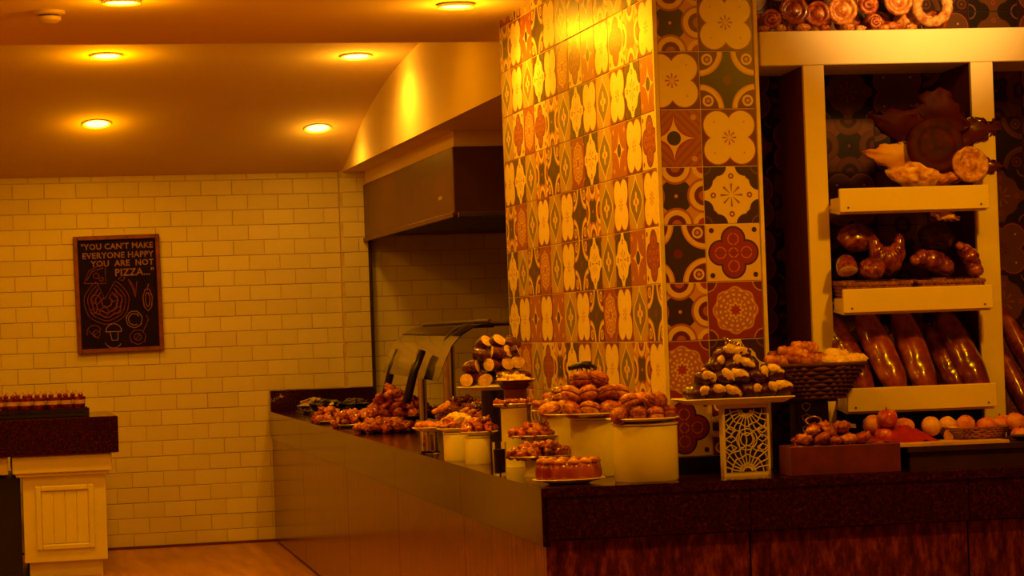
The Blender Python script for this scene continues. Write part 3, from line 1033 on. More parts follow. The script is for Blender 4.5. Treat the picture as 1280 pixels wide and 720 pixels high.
for (a, b_, c, d) in ((fx0, fz0, fx0 + 0.035, fz1), (fx1 - 0.035, fz0, fx1, fz1), (fx0 + 0.035, fz0, fx1 - 0.035, fz0 + 0.035), (fx0 + 0.035, fz1 - 0.035, fx1 - 0.035, fz1)):
    MB().cbox(a, YK - 0.018, b_, c, YK, d, 0.007).build('frame_moulding', 'white_paint', dr)
pw = (fx1 - fx0 - 0.07) / 4
for k in range(4):
    MB().cbox(fx0 + 0.035 + k * pw + 0.002, YK - 0.007, fz0 + 0.037, fx0 + 0.035 + (k + 1) * pw - 0.002, YK, fz1 - 0.037, 0.004).build('plank', 'white_paint', dr)
slab = MB().cbox(-1.6, YK - 0.09, 0.767, cabx(147, 545).x, 15.78, 0.995, 0.006).build('granite_slab', 'granite')
tag(slab, 'thick speckled granite slab on the white cabinet', 'countertop')
db = thing('dark_bar_front', 'black bar front to the dark side of the white cabinet', 'cabinet', (0, 0, 0))
MB().box(-1.5, YK + 0.06, 0.0, kx0 - 0.012, 15.7, 0.63).build('panel', 'black', db)
MB().cbox(-1.5, YK - 0.03, 0.655, kx0 - 0.085, 15.7, 0.765, 0.006).build('cornice', 'white_paint', db)

# dessert glasses on the slab
M['jelly'] = food('berry_jelly', (0.05, 0.002, 0.001), (0.17, 0.008, 0.004), (0.34, 0.04, 0.012), 40, 0.2, 0.2)
M['custard'] = food('custard', (0.55, 0.30, 0.14), (0.66, 0.42, 0.20), (0.74, 0.5, 0.26), 50, 0.5, 0.2)
ZS = 0.995


def dessert(loc, label, k):
    o = thing('dessert_glass', label, 'dessert', loc, (0, 0, k), 'layered desserts on the granite slab')
    MB().lathe([(0.027, 0), (0.031, 0.005), (0.036, 0.05), (0.034, 0.05), (0.029, 0.006), (0, 0.006)], 14).build('layer', 'jelly', o, smooth=True)
    MB().lathe([(0.0365, 0.051), (0.038, 0.075), (0, 0.075)], 14).build('layer', 'custard', o, smooth=True)
    MB().lathe([(0.0385, 0.076), (0.0395, 0.095), (0, 0.099)], 14).build('layer', 'jelly', o, smooth=True)
    MB().blob(0.017, 0.017, 0.014, mtx=TR(0.01, 0, 0.106), nu=10, nv=6).build('berry', 'red_deep', o, smooth='all')
    mb = MB()
    for a in (0.3, 2.1, 4.4):
        mb.tube([(0, 0, 0.098), (0.015 * math.cos(a), 0.015 * math.sin(a), 0.12), (0.03 * math.cos(a + .4), 0.03 * math.sin(a + .4), 0.136)], 0.0022, 5)
    mb.build('garnish', 'pale_crust', o)
    return o


tr_ = thing('dessert_tray', 'dark tray under the layered desserts on the granite slab', 'tray', (0.41, YK + 0.12, ZS))
MB().cbox(-0.36, -0.10, 0, 0.235, 0.18, 0.03, 0.004).build('base', 'black', tr_)
MB().box(-0.36, -0.104, 0.030, 0.235, -0.098, 0.055).build('rim', 'dark_plate', tr_)
MB().box(-0.36, 0.176, 0.030, 0.235, 0.182, 0.055).build('rim', 'dark_plate', tr_)
for i in range(7):
    dessert((0.09 + i * 0.083, YK + 0.07, ZS + 0.031), 'red and cream layered dessert in the front row on the dark tray', i * 0.9)
for i in range(6):
    dessert((0.13 + i * 0.083, YK + 0.19, ZS + 0.031), 'red and cream layered dessert in the back row on the dark tray', i * 1.3 + 0.5)

# ================================================================== BREAD SHELF
SO = Vector((2.72, 7.80, 0))
bs = thing('bread_shelf', 'cream wooden bread shelf with three tilted trays', 'shelf', SO, (0, 0, -YAW))
# local x along the front, local y into the niche
MB().cbox(0.0, 0.0, 2.350, 1.25, 0.34, 2.472, 0.003).build('top_board', 'shelf_paint', bs)
for xa, xb in ((0.155, 0.231), (0.773, 0.856)):
    MB().cbox(xa, 0.0, 0.93, xb, 0.022, 2.349, 0.002).build('front_edge', 'shelf_paint', bs)
    MB().cbox(xa + 0.002, 0.0225, 0.93, xb - 0.002, 0.36, 2.349, 0.002).build('side_panel', 'red_panel', bs)
for zt in (1.900, 1.547, 1.200):
    lip = MB().cbox(0.233, -0.135, zt - 0.083, 0.776, -0.117, zt, 0.002).build('tray', 'shelf_paint', bs)
    MB().box(0.236, -0.117, 0, 0.770, 0.25, 0.012, Matrix.Translation((0, 0, zt - 0.078)) @ Matrix.Rotation(math.radians(6), 4, 'X')).build('tray_bottom', 'shelf_paint', lip)
    MB().box(0.236, -0.117, zt - 0.075, 0.248, -0.002, zt - 0.03).build('bracket', 'shelf_paint', lip)
    for x in (0.262, 0.745):
        MB().lathe([(0.0035, 0), (0.0035, 0.002), (0, 0.003)], 8, Matrix.Translation((x, -0.135, zt - 0.068)) @ Matrix.Rotation(PI / 2, 4, 'X')).build('screw', 'hood_dark', lip)


def sh(s_, d_, z):
    p = SO + EX * s_ + NX * d_
    return Vector((p.x, p.y, z))


# ================================================================== FOOD PROTOTYPES
STASH = []


def proto(o):
    STASH.append(o)
    return o


def nz(seed, amp, fq=2.0):
    off = Vector((seed * 3.1, seed * 1.7, seed * 0.9))
    return lambda d: 1.0 + amp * noise.noise(d * fq + off)


def bun_mesh(mat, seed=0, amp=0.12):
    f = nz(seed, amp)
    return MB().blob(1, 1, 0.62, lambda d: f(d) * (1.0 if d.z > -0.2 else 0.92), 16, 10).mesh('bun', mat, 'all')


def chunk_mesh(mat, seed, amp=0.7):
    f = nz(seed, amp, 2.6)
    return MB().blob(1, 0.72, 0.55, f, 14, 9).mesh('pastry_piece', mat, 'all')


def croissant_mesh(mat, seed=0, bend=1.1, ridges=6):
    mb = MB()
    pts, rs = [], []
    N = 30
    for i in range(N + 1):
        t = -1 + 2 * i / N
        a = t * bend
        pts.append((math.sin(a) / bend * 1.0, (1 - math.cos(a)) / bend, 0.0))
        base = 0.36 * math.sqrt(max(0, 1 - t * t * 0.96)) + 0.03
        saw = abs(((t * ridges / 2) % 1.0) - 0.5) * 2
        rs.append(base * (0.86 + 0.2 * saw))
    mb.tube(pts, rs, 12)
    mb.v = [(x, y, z * 0.8) for x, y, z in mb.v]
    return mb.mesh('croissant', mat, 'all')


def baguette_mesh(mat, seed=0):
    mb = MB()
    N, K = 40, 14
    vs, fs = [], []
    for i in range(N + 1):
        t = -1 + 2 * i / N
        base = (max(0.0, 1 - abs(t) ** 2.6)) ** 0.6
        for k in range(K):
            a = 2 * PI * k / K
            r_ = base * (1 + 0.05 * noise.noise(Vector((t * 3 + seed, a, seed))))
            # diagonal slashes over the upper side
            ph = (t * 1.6 + 0.35 * math.cos(a)) % 1.0
            up = max(0, math.sin(a))
            r_ *= 1 + up * up * 0.16 * (min(1.0, abs(ph - 0.5) * 6) - 0.8)
            vs.append((t, 0.25 * r_ * math.cos(a), 0.20 * r_ * math.sin(a)))
    for i in range(N):
        for k in range(K):
            k2 = (k + 1) % K
            fs.append((i * K + k, i * K + k2, (i + 1) * K + k2, (i + 1) * K + k))
    return mb.add(vs, fs).mesh('baguette', mat, 'all')


def spiral_mesh(mat, turns=2.4, seed=0):
    """rolled snail, disc facing local -y"""
    pts, rs = [], []
    N = int(turns * 18)
    for i in range(N + 1):
        t = i / N
        a = t * turns * 2 * PI + seed
        r_ = 0.06 + 0.78 * t
        pts.append((r_ * math.cos(a), -0.18 * (1 - t), r_ * math.sin(a)))
        rs.append(0.21 * (0.8 + 0.25 * t) if i < N - 3 else 0.21 * (N - i + 1) / 4.5)
    mb = MB().tube(pts, rs, 9)
    return mb.mesh('spiral_roll', mat, 'all')


def cup_mesh(mat, seed=0):
    """round roll with a raised rim and swirled centre, facing -y"""
    prof = [(0.0, 0.30), (0.6, 0.30), (0.92, 0.12), (1.0, -0.1), (0.93, -0.30), (0.80, -0.36), (0.68, -0.28), (0.6, -0.12), (0.45, -0.16), (0.3, -0.26), (0.12, -0.32), (0.0, -0.32)]
    mb = MB().lathe([(r_, -y) for r_, y in prof], 22)
    mb.v = [(x * (1 + 0.08 * noise.noise(Vector((x * 2 + seed, z * 3, seed)))), -z, y * (1 + 0.08 * noise.noise(Vector((y * 2, seed, z))))) for x, y, z in mb.v]
    return mb.mesh('rimmed_roll', mat, 'all')


def ring_mesh(mat, seed=0):
    pts, rs = [], []
    for i in range(40):
        a = 2 * PI * i / 40
        pts.append((0.72 * math.cos(a), 0, 0.72 * math.sin(a)))
        rs.append(0.26 * (0.85 + 0.2 * abs(math.sin(a * 6))))
    return MB().tube(pts, rs, 10, True).mesh('bread_ring', mat, 'all')


def braid_mesh(mat, seed=0):
    mb = MB()
    for i in range(6):
        t = -1 + 2 * i / 5
        s_ = math.sqrt(1 - 0.75 * t * t)
        q = 0.5 if i % 2 else -0.5
        mb.blob(0.34 * s_ + 0.05, 0.38 * s_, 0.30 * s_, nz(seed + i, 0.15), 12, 8,
                Matrix.Translation((t * 0.75, q * 0.12, 0.28 * s_)) @ RZ(q * 1.4))
    return mb.mesh('braided_loaf', mat, 'all')


def mesh_obj(name, me, label, cat, loc, rot, sc, group=None):
    o = link(name, me, None, loc, rot)
    o.scale = (sc,) * 3 if isinstance(sc, (int, float)) else sc
    return tag(o, label, cat, group)


def heap_spots(cx, cy, z0, rx, ry, size, layers, seed, fill=1.0, dz=0.75):
    """spots of a heap: shrinking rings in layers"""
    q = random.Random(seed)
    out = []
    for l in range(layers):
        f = 1 - l / (layers + 0.3)
        ax, ay = rx * f, ry * f
        z = z0 + l * size * dz
        k = 0
        while True:
            bx, by = ax - k * size * 1.7, ay - k * size * 1.7
            if bx < size * 0.4 or by < size * 0.2:
                if k == 0 or (bx > -size * 0.6):
                    out.append((cx + q.uniform(-.2, .2) * size, cy, z, q.uniform(0, 6.28), l))
                break
            per = PI * (3 * (bx + by) - math.sqrt((3 * bx + by) * (bx + 3 * by)))
            n = max(1, int(per / (size * 1.75) * fill))
            a0 = q.uniform(0, 6.28)
            for i in range(n):
                a = a0 + 2 * PI * i / n
                out.append((cx + bx * math.cos(a) + q.uniform(-.1, .1) * size, cy + by * math.sin(a) + q.uniform(-.1, .1) * size, z + q.uniform(-.1, .1) * size, q.uniform(0, 6.28), l))
            k += 1
            if l > 0 and k > 1:
                break
    return out


def heap(name, meshes, label, cat, group, spots, size, seed=0, tilt=0.35, squash=1.0):
    q = random.Random(seed + 99)
    top = max((sp[4] for sp in spots if len(sp) > 4), default=0)
    for sp in spots:
        x, y, z, a = sp[:4]
        lab = label
        if top:
            lab = label + (', in the bottom layer' if sp[4] == 0 else ', on top' if sp[4] == top else ', in the middle layer')
        s_ = size * q.uniform(0.88, 1.1)
        mesh_obj(name, q.choice(meshes), lab, cat, (x, y, z), (q.uniform(-tilt, tilt), q.uniform(-tilt, tilt), a), (s_, s_, s_ * squash), group)


def plate(loc, r, label, mat='plate', sx=1, sy=1, group=None, h=0.016):
    o = MB().lathe([(r * 0.55, 0), (r * 0.6, 0.003), (r * 0.97, h * 0.85), (r, h), (r * 0.975, h + 0.002), (r * 0.62, 0.008), (0, 0.007)], 36, None, sx, sy).build('plate', mat, None, loc, smooth=True)
    return tag(o, label, 'plate', group)


def drum(loc, r, h, label, mat='ceramic'):
    o = thing('drum_stand', label, 'stand', loc)
    MB().lathe([(r * 0.96, 0), (r, 0.006), (r, h - 0.012), (r * 0.97, h - 0.008), (0, h - 0.008)], 40).build('body', mat, o, smooth=True)
    MB().lathe([(r * 0.9, h - 0.007), (r * 1.03, h - 0.006), (r * 1.04, h - 0.002), (r * 0.98, h), (0, h)], 40).build('rim', mat, o, smooth=True)
    return o


BUN = [bun_mesh('crust', 1), bun_mesh('crust', 2), bun_mesh('gold_crust', 3)]
GBUN = [bun_mesh('gold_crust', 5), bun_mesh('gold_crust', 6), bun_mesh('pale_crust', 7)]
REDP = [chunk_mesh('red_glaze', 11), chunk_mesh('red_glaze', 12), chunk_mesh('red_deep', 13), chunk_mesh('orange_glaze', 14)]
DEEP = [chunk_mesh('red_deep', 15), chunk_mesh('red_deep', 16), chunk_mesh('red_glaze', 17)]
ORNG = [chunk_mesh('orange_glaze', 18), chunk_mesh('orange_glaze', 19), chunk_mesh('red_glaze', 20)]
CRO = [croissant_mesh('gold_crust', 1), croissant_mesh('crust', 2), croissant_mesh('shiny_crust', 3)]


# ---------------------------------------------------------------- bread on the top board
topz = 2.473
G = 'breads heaped on the top board'
cups = [cup_mesh('crust', 1), cup_mesh('shiny_crust', 2), cup_mesh('gold_crust', 3)]
spir = [spiral_mesh('crust', 2.4, 0.5), spiral_mesh('gold_crust', 2.2, 2.0)]
for k, (px, py, R_, kind, lab) in enumerate((
        (964, 25, 0.042, 's', 'swirled snail roll nearest the tiled column on the top board'),
        (992, 14, 0.054, 'c', 'rimmed roll second from the tiled column on the top board'),
        (1022, 18, 0.048, 'c', 'dark rimmed roll third from the tiled column on the top board'),
        (1053, 13, 0.054, 'c2', 'pale rimmed roll in the middle of the top board'),
        (1084, 6, 0.048, 's', 'swirled snail roll just past the middle of the top board'),
        (1122, 2, 0.054, 'c2', 'pale rimmed roll beside the floury bread ring on the top board'),
        (1094, 27, 0.030, 's', 'small snail roll tucked under the rolls past the middle of the top board'),
        (972, -12, 0.05, 's', None), (1008, -16, 0.05, 'c2', None), (1040, -20, 0.05, 's', None), (1078, -24, 0.05, 'c', None), (1150, -24, 0.05, 's', None))):
    p = at(px, py, 7.84)
    me = {'s': spir[k % 2], 'c': cups[k % 2], 'c2': cups[2]}[kind]
    mesh_obj('snail_roll' if kind == 's' else 'rimmed_roll', me, lab or 'roll of the upper row cut off by the picture edge on the top board', 'bread', (p.x, p.y, p.z), (math.radians(-12 + 5 * (k % 4)), 0, rnd.uniform(-.3, .3) - 0.2), R_, G)
p = at(1165, 8, 7.83)
mesh_obj('bread_ring', ring_mesh('pale_crust'), 'floury bread ring at the open end of the top board heap', 'bread', p, (-0.1, 0, -0.25), 0.078)
small = [chunk_mesh('gold_crust', 151, 0.4), chunk_mesh('pale_crust', 152, 0.4), bun_mesh('gold_crust', 153), chunk_mesh('crust', 154, 0.4)]
for i, (px, R_) in enumerate(((957, .022), (978, .026), (1006, .028), (1034, .024), (1062, .030), (1078, .022), (1108, .024), (1117, .034), (1142, .028))):
    p = at(px, 34, 7.812)
    mesh_obj('small_roll', small[i % 4], 'small roll in the front row on the top board', 'bread', (p.x, p.y + 0.02, topz + R_ * 0.55), (0, 0, i * 1.3), R_, 'small rolls along the front of the top board')
for i in range(7):   # heap behind that carries the standing rolls
    p = sh(0.05 + i * 0.11, 0.19, topz + 0.045)
    mesh_obj('round_loaf', BUN[i % 3], 'round loaf at the back of the top board heap', 'bread', p, (0, 0, i), (0.050, 0.052, 0.072), 'round loaves at the back of the top board')

# ---------------------------------------------------------------- sunflower bread on the first tray
p = at(1168, 184, 7.70)
lf = mesh_obj('round_dark_loaf', MB().lathe([(0, 0.03), (0.55, 0.03), (0.9, 0.0), (1.0, -0.12), (0.97, -0.26), (0.85, -0.34), (0.72, -0.30), (0.62, -0.34), (0.45, -0.42), (0.36, -0.38), (0.2, -0.42), (0, -0.43)], 34, Matrix.Rotation(-PI / 2, 4, 'X') @ Matrix.Scale(-1, 4, (0, 0, 1)) @ Matrix.Scale(-1, 4, (0, 0, 1))).mesh('loaf', 'dark_leaf', 'all'),
              'large dark round ring-scored loaf at the centre of the sunflower bread', 'bread', p, (math.radians(-10), 0, -0.15), 0.105)


def petal_mesh(mat, L, W, seed):
    f = nz(seed, 0.35, 2.5)
    mb = MB().blob(1, 0.35, 1, f, 16, 12)
    out = []
    for x, y, z in mb.v:
        t = min(1.0, max(0.0, (x + 1) / 2))
        out.append((x * L, y * 0.05 + 0.012 * math.sin(x * 14), z * W * (0.25 + 0.75 * (1 - t) ** 0.7 + 0.1 * math.sin(x * 17))))
    mb.v = out
    return mb.mesh('petal', mat, 'all')


for (px, py, ang, L, W, mat, lab) in (
        (1118, 195, 172, 0.11, 0.065, 'pale_crust', 'pale pointed crust leaf poking out from the dark round loaf over the shelf gap'),
        (1128, 158, 158, 0.12, 0.085, 'dark_leaf', 'dark red pointed crust leaf over the pale leaf'),
        (1172, 142, 80, 0.10, 0.14, 'dark_leaf', 'dark red crust leaf on top of the round loaf'),
        (1212, 165, 10, 0.13, 0.075, 'dark_loaf', 'red pointed crust leaf in front of the shelf upright'),
        (1232, 208, -8, 0.075, 0.05, 'dark_loaf', 'small red crust tip beside the pale knotted roll')):
    p = at(px, py, 7.735)
    mesh_obj('crust_leaf', petal_mesh(mat, L, W, px), lab, 'bread', p, (0, -math.radians(ang), -0.1), 1.0)
p = at(1212, 206, 7.66)
mesh_obj('knotted_roll', cup_mesh('pale_crust', 5), 'pale knotted roll under the red crust leaf', 'bread', p, (-0.1, 0, 0.1), (0.072, 0.055, 0.066))
p = at(1150, 220, 7.68)
mesh_obj('crumbly_roll', chunk_mesh('pale_crust', 31, 0.5), 'pale crumbly roll below the dark round loaf', 'bread', p, (0, 0.1, 0), (0.11, 0.05, 0.075))
p = at(1185, 222, 7.685)
mesh_obj('crumbly_roll', chunk_mesh('gold_crust', 33, 0.5), 'golden roll between the crumbly roll and the knotted roll', 'bread', p, (0, -0.2, 0), (0.075, 0.05, 0.045))

# ---------------------------------------------------------------- loaves in little baskets on the second tray


def wicker_basket(cx, w_, label):
    """shallow rectangular basket at shelf position cx"""
    base = sh(cx, -0.02, 1.508)
    o = thing('bread_basket', label, 'basket', base, (math.radians(3), 0, -YAW))
    d0, d1 = -0.09, 0.10
    for z in range(5):
        mb = MB()
        x = w_ / 2 - 0.012 + z * 0.003
        y0, y1 = d0 + 0.012 - z * 0.003, d1 - 0.012 + z * 0.003
        pts = []
        for (ax, ay, bx, by) in ((-x, y0, x, y0), (x, y0, x, y1), (x, y1, -x, y1), (-x, y1, -x, y0)):
            for i in range(9):
                pts.append((ax + (bx - ax) * i / 9, ay + (by - ay) * i / 9, 0.008 + z * 0.013 + 0.002 * math.sin(i * PI)))
        mb.tube(pts, 0.0072 if z < 4 else 0.009, 6, True)
        mb.build('woven_strand', 'wicker', o, smooth='all')
    MB().box(-w_ / 2 + 0.012, d0 + 0.012, 0.0, w_ / 2 - 0.012, d1 - 0.012, 0.008).build('bottom', 'wicker', o)
    mb = MB()
    for i in range(int(w_ / 0.016)):
        xx = -w_ / 2 + 0.012 + i * 0.016
        mb.tube([(xx, d0 + 0.006, 0.0), (xx, d0 - 0.006, 0.068)], 0.0035, 5)
    q = mb.build('stakes', 'wicker', o)
    q['kind'] = 'stuff'
    return o


wicker_basket(0.365, 0.245, 'shallow wicker basket holding the twisted glossy loaf on the second tray')
wicker_basket(0.635, 0.235, 'shallow wicker basket nearer the right upright on the second tray')


def half_loaf(loc, rot, sc, label, L=1.0, grp=None, body='dark_loaf'):
    o = thing('cut_loaf', label, 'bread', loc, rot, grp)
    mb = MB()
    prof = [(0.0, -L), (0.5, -L * 0.93), (0.82, -L * 0.7), (0.98, -L * 0.3), (1.0, 0.0), (1.0, 0.30), (0.97, 0.315), (0, 0.315)]
    mb.lathe(prof, 18, Matrix.Rotation(PI / 2, 4, 'Y'), 0.78, 1.0)
    mb.build('crust', body, o, smooth=True)
    MB().lathe([(0.93, 0.317), (0.90, 0.335), (0, 0.345)], 18, Matrix.Rotation(PI / 2, 4, 'Y'), 0.78, 1.0).build('cut_face', 'crumb', o, smooth=True)
    o.scale = (sc,) * 3
    return o


mesh_obj('round_loaf', bun_mesh('shiny_crust', 9, 0.1), 'dark red round loaf at the back above the cut loaf on the second tray', 'bread', at(1070, 298, 7.80), (0.9, 0, 0), (0.072, 0.06, 0.075))
mesh_obj('twisted_loaf', croissant_mesh('shiny_crust', 3, 1.9, 7), 'tall glossy horseshoe loaf standing in the wicker basket', 'bread', at(1110, 326, 7.72), (math.radians(80), 0, math.radians(-8)), (0.085, 0.135, 0.13))
mesh_obj('glossy_roll', bun_mesh('shiny_crust', 29, 0.2), 'short glossy roll in front of the tall horseshoe loaf', 'bread', at(1090, 336, 7.685), (0.5, -0.4, 0.2), (0.048, 0.05, 0.06))
half_loaf(at(1059, 336, 7.69), (0.2, math.radians(48), math.radians(-100)), 0.038, 'cut loaf with its pale face showing in the wicker basket', 1.6, None, 'shiny_crust')
mesh_obj('round_loaf', bun_mesh('dark_loaf', 19, 0.1), 'dark loaf at the back above the right wicker basket', 'bread', at(1172, 296, 7.82), (0.8, 0, 0), (0.078, 0.06, 0.075))
mesh_obj('braided_loaf', braid_mesh('shiny_crust', 13), 'low glossy seeded loaf lying in the right wicker basket', 'bread', at(1163, 338, 7.70), (0.25, 0.30, 0.15), (0.098, 0.11, 0.13))
mesh_obj('braided_loaf', braid_mesh('shiny_crust', 23), 'upright glossy loaf against the right upright on the second tray', 'bread', at(1205, 330, 7.70), (0.2, math.radians(62), 0.1), (0.085, 0.10, 0.11))
mesh_obj('crust_leaf', petal_mesh('pale_crust', 0.06, 0.03, 77), 'pale crust flake hanging under the first tray', 'bread', at(1182, 268, 7.66), (0, 0.35, 0), 1.0)

# ---------------------------------------------------------------- baguettes on the third tray
bag = [baguette_mesh('shiny_crust', 1), baguette_mesh('shiny_crust', 2), baguette_mesh('baguette_crust', 3)]
for (px, py, Y, lean, sc, lab) in (
        (1058, 440, 7.78, -17, 0.205, 'baguette nearest the left upright, half behind the croissant basket'),
        (1101, 440, 7.74, -13, 0.215, 'glossy split baguette second from the left upright'),
        (1142, 440, 7.74, -6, 0.215, 'glossy baguette in the middle of the third tray'),
        (1164, 446, 7.86, -9, 0.19, 'narrow pale baguette wedged behind the middle baguette'),
        (1182, 452, 7.77, -14, 0.17, 'short baguette beside the broad dark one'),
        (1203, 440, 7.74, -14, 0.215, 'broad dark baguette nearest the right upright')):
    p = at(px, py, Y)
    R_ = Matrix.Rotation(math.radians(lean), 4, 'Y') @ Matrix.Rotation(math.radians(-32), 4, 'X') @ Matrix.Rotation(-PI / 2, 4, 'Y')
    o = mesh_obj('baguette', bag[len(lab) % 3], lab, 'bread', p, (0, 0, 0), sc)
    o.rotation_euler = (Matrix.Rotation(math.radians(lean), 4, 'Y') @ Matrix.Rotation(math.radians(-30), 4, 'X') @ Matrix.Rotation(-PI / 2, 4, 'Y') @ Matrix.Rotation(PI / 2, 4, 'X')).to_euler()
    o.scale = (sc * 0.95, sc * 1.0, sc * 1.0)

# breads beyond the right upright
for (px, py, Y, lab) in ((1272, 430, 7.85, 'dark glossy baguette beyond the right upright'), (1268, 480, 7.80, 'dark red loaf low beyond the right upright')):
    o = mesh_obj('baguette', bag[0], lab, 'bread', at(px, py, Y), (0, 0, 0), 0.17)
    o.rotation_euler = (Matrix.Rotation(math.radians(-12), 4, 'Y') @ Matrix.Rotation(math.radians(-30), 4, 'X') @ Matrix.Rotation(-PI / 2, 4, 'Y')).to_euler()

# ================================================================== FOOD ON THE BREAD COUNTER
# platter on a pierced pedestal
pc = at(926, 500, 7.56)
pd = thing('pierced_pedestal', 'white pedestal with a pierced arabesque front under the chocolate pastries', 'stand', (pc.x, 7.58, ZT), (0, 0, -0.04))
PW, PH = 0.083, 0.245
for x in (-PW, PW - 0.010):
    MB().box(x, -0.08, 0, x + 0.008, -0.035, PH).build('side', 'lattice', pd)
MB().box(-PW + 0.008, -0.08, PH - 0.016, PW - 0.008, -0.035, PH).build('top', 'lattice', pd)
MB().box(-PW + 0.008, -0.08, 0, PW - 0.008, -0.035, 0.010).build('foot', 'lattice', pd)
MB().box(-PW + 0.009, -0.045, 0.011, PW - 0.009, -0.041, PH - 0.017).build('backing', 'dark_wood', pd)
mb = MB()
for (cx, cz) in ((0, 0.012), (0, PH - 0.02)):
    sg = 1 if cz < 0.1 else -1
    for rr in (0.028, 0.056, 0.084):
        pts = [(cx + rr * math.cos(a * PI / 16), -0.078, cz + sg * rr * (1 + 0.08 * math.cos(a * PI / 2)) * math.sin(a * PI / 16)) for a in range(17)]
        pts = [p for p in pts if abs(p[0]) < PW - 0.008]
        mb.tube(pts, 0.0024, 5)
    for a in range(1, 12):
        an = a * PI / 12
        L = min(0.112, (PW - 0.01) / max(0.05, abs(math.cos(an))))
        mb.tube([(cx + 0.014 * math.cos(an), -0.078, cz + sg * 0.014 * math.sin(an)), (cx + L * 0.6 * math.cos(an + 0.1), -0.078, cz + sg * L * 0.6 * math.sin(an + 0.1)), (cx + L * math.cos(an), -0.078, cz + sg * L * math.sin(an))], 0.0024, 5)
for r_ in (0.022, 0.036):
    mb.tube([(r_ * math.cos(a * PI / 8), -0.078, PH / 2 + r_ * math.sin(a * PI / 8)) for a in range(16)], 0.0024, 5, True)
for sx in (-1, 1):
    for zz in (0.095, 0.125, 0.155):
        mb.tube([(sx * 0.036, -0.078, zz), (sx * 0.055, -0.078, zz + 0.012), (sx * (PW - 0.008), -0.078, zz)], 0.0024, 5)
        mb.tube([(sx * 0.036, -0.078, zz), (sx * 0.055, -0.078, zz - 0.012), (sx * (PW - 0.008), -0.078, zz)], 0.0024, 5)
q = mb.build('lattice', 'lattice', pd)
q['kind'] = 'stuff'

pl = at(913, 500, 7.56)
pz = ZT + PH
MBp = MB()
prof = []
# rectangular platter with upturned rim
hx, hy = 0.192, 0.105
MBp.add([(-hx * .8, -hy * .8, 0), (hx * .8, -hy * .8, 0), (hx * .8, hy * .8, 0), (-hx * .8, hy * .8, 0), (-hx, -hy, 0.018), (hx, -hy, 0.018), (hx, hy, 0.018), (-hx, hy, 0.018),
         (-hx + .004, -hy + .004, 0.021), (hx - .004, -hy + .004, 0.021), (hx - .004, hy - .004, 0.021), (-hx + .004, hy - .004, 0.021), (-hx * .78, -hy * .78, 0.006), (hx * .78, -hy * .78, 0.006), (hx * .78, hy * .78, 0.006), (-hx * .78, hy * .78, 0.006)],
        [(3, 2, 1, 0), (12, 13, 14, 15)] + [(i + a, (i + 1) % 4 + a, (i + 1) % 4 + b2, i + b2) for a, b2 in ((0, 4), (4, 8), (8, 12)) for i in range(4)])
o = MBp.build('platter', 'plate', None, (pl.x + 0.01, 7.565, pz), (0, 0, -0.05))
tag(o, 'long white platter of chocolate pastries on the pierced pedestal', 'platter')


def choc_pastry(loc, rot, sc, seed):
    o = thing('chocolate_pastry', 'cream-tipped dark chocolate pastry heaped on the long white platter', 'pastry', loc, rot, 'chocolate pastries on the long platter')
    link('body', CHB[seed % 2], o)
    link('cream_tip', CHC[seed % 3], o)
    o.scale = (sc,) * 3
    return o


CHB = [MB().blob(1.0, 0.72, 0.66, nz(41, 0.18), 16, 10).mesh('body', 'choc', 'all'), MB().blob(0.95, 0.75, 0.72, nz(43, 0.22), 16, 10).mesh('body', 'choc', 'all')]


def cream_cap(seed):
    mb = MB()
    f = nz(seed, 0.35)
    mb.blob(0.74, 0.34, 0.44, f, 14, 8, TR(0.40, -0.36, 0.30) @ Matrix.Rotation(0.7, 4, 'Y') @ RZ(0.5))
    return mb.mesh('cream_tip', 'cream', 'all')


CHC = [cream_cap(51), cream_cap(53), cream_cap(57)]
i = 0
for (lay, z, ys_, xs) in (('along the front rim', 0.040, -0.062, (-0.145, -0.085, -0.022, 0.040, 0.102, 0.158)), ('hidden low in the middle', 0.040, 0.0, (-0.14, -0.07, 0.0, 0.07, 0.14)), ('along the back rim', 0.040, 0.06, (-0.12, -0.05, 0.03, 0.10)),
                          ('in the second layer', 0.088, -0.045, (-0.115, -0.05, 0.012, 0.075, 0.135)), ('in the second layer', 0.090, 0.02, (-0.08, -0.01, 0.06)), ('in the third layer', 0.130, -0.02, (-0.07, -0.005, 0.055)), ('at the very top', 0.168, 0.0, (-0.025, 0.03))):
    for x in xs:
        a = rnd.uniform(-1.6, 0.9)
        o = choc_pastry((pl.x + 0.012 + x, 7.565 + ys_, pz + z), (rnd.uniform(-.3, .5), rnd.uniform(-.5, .3), a), 0.042, i)
        o['label'] = 'cream-tipped dark chocolate pastry on the long white platter, ' + lay
        i += 1
p = at(917, 430, 7.55)
tg = thing('serving_fork', 'gold coiled serving tongs resting on top of the chocolate pastries', 'tongs', p)
pts = [(-0.03 + 0.006 * k / 6, 0, 0.03) for k in range(2)]
co = [(-0.035 + 0.075 * k / 60 + 0.0, 0.010 * math.cos(k * 0.75), 0.014 - 0.03 * k / 60 + 0.010 * math.sin(k * 0.75)) for k in range(61)]
MB().tube(co, 0.0032, 6).build('coil', 'chrome', tg, smooth='all')
MB().tube([(0.04, 0, -0.016), (0.07, 0.03, -0.03)], 0.004, 6).build('arm', 'chrome', tg)

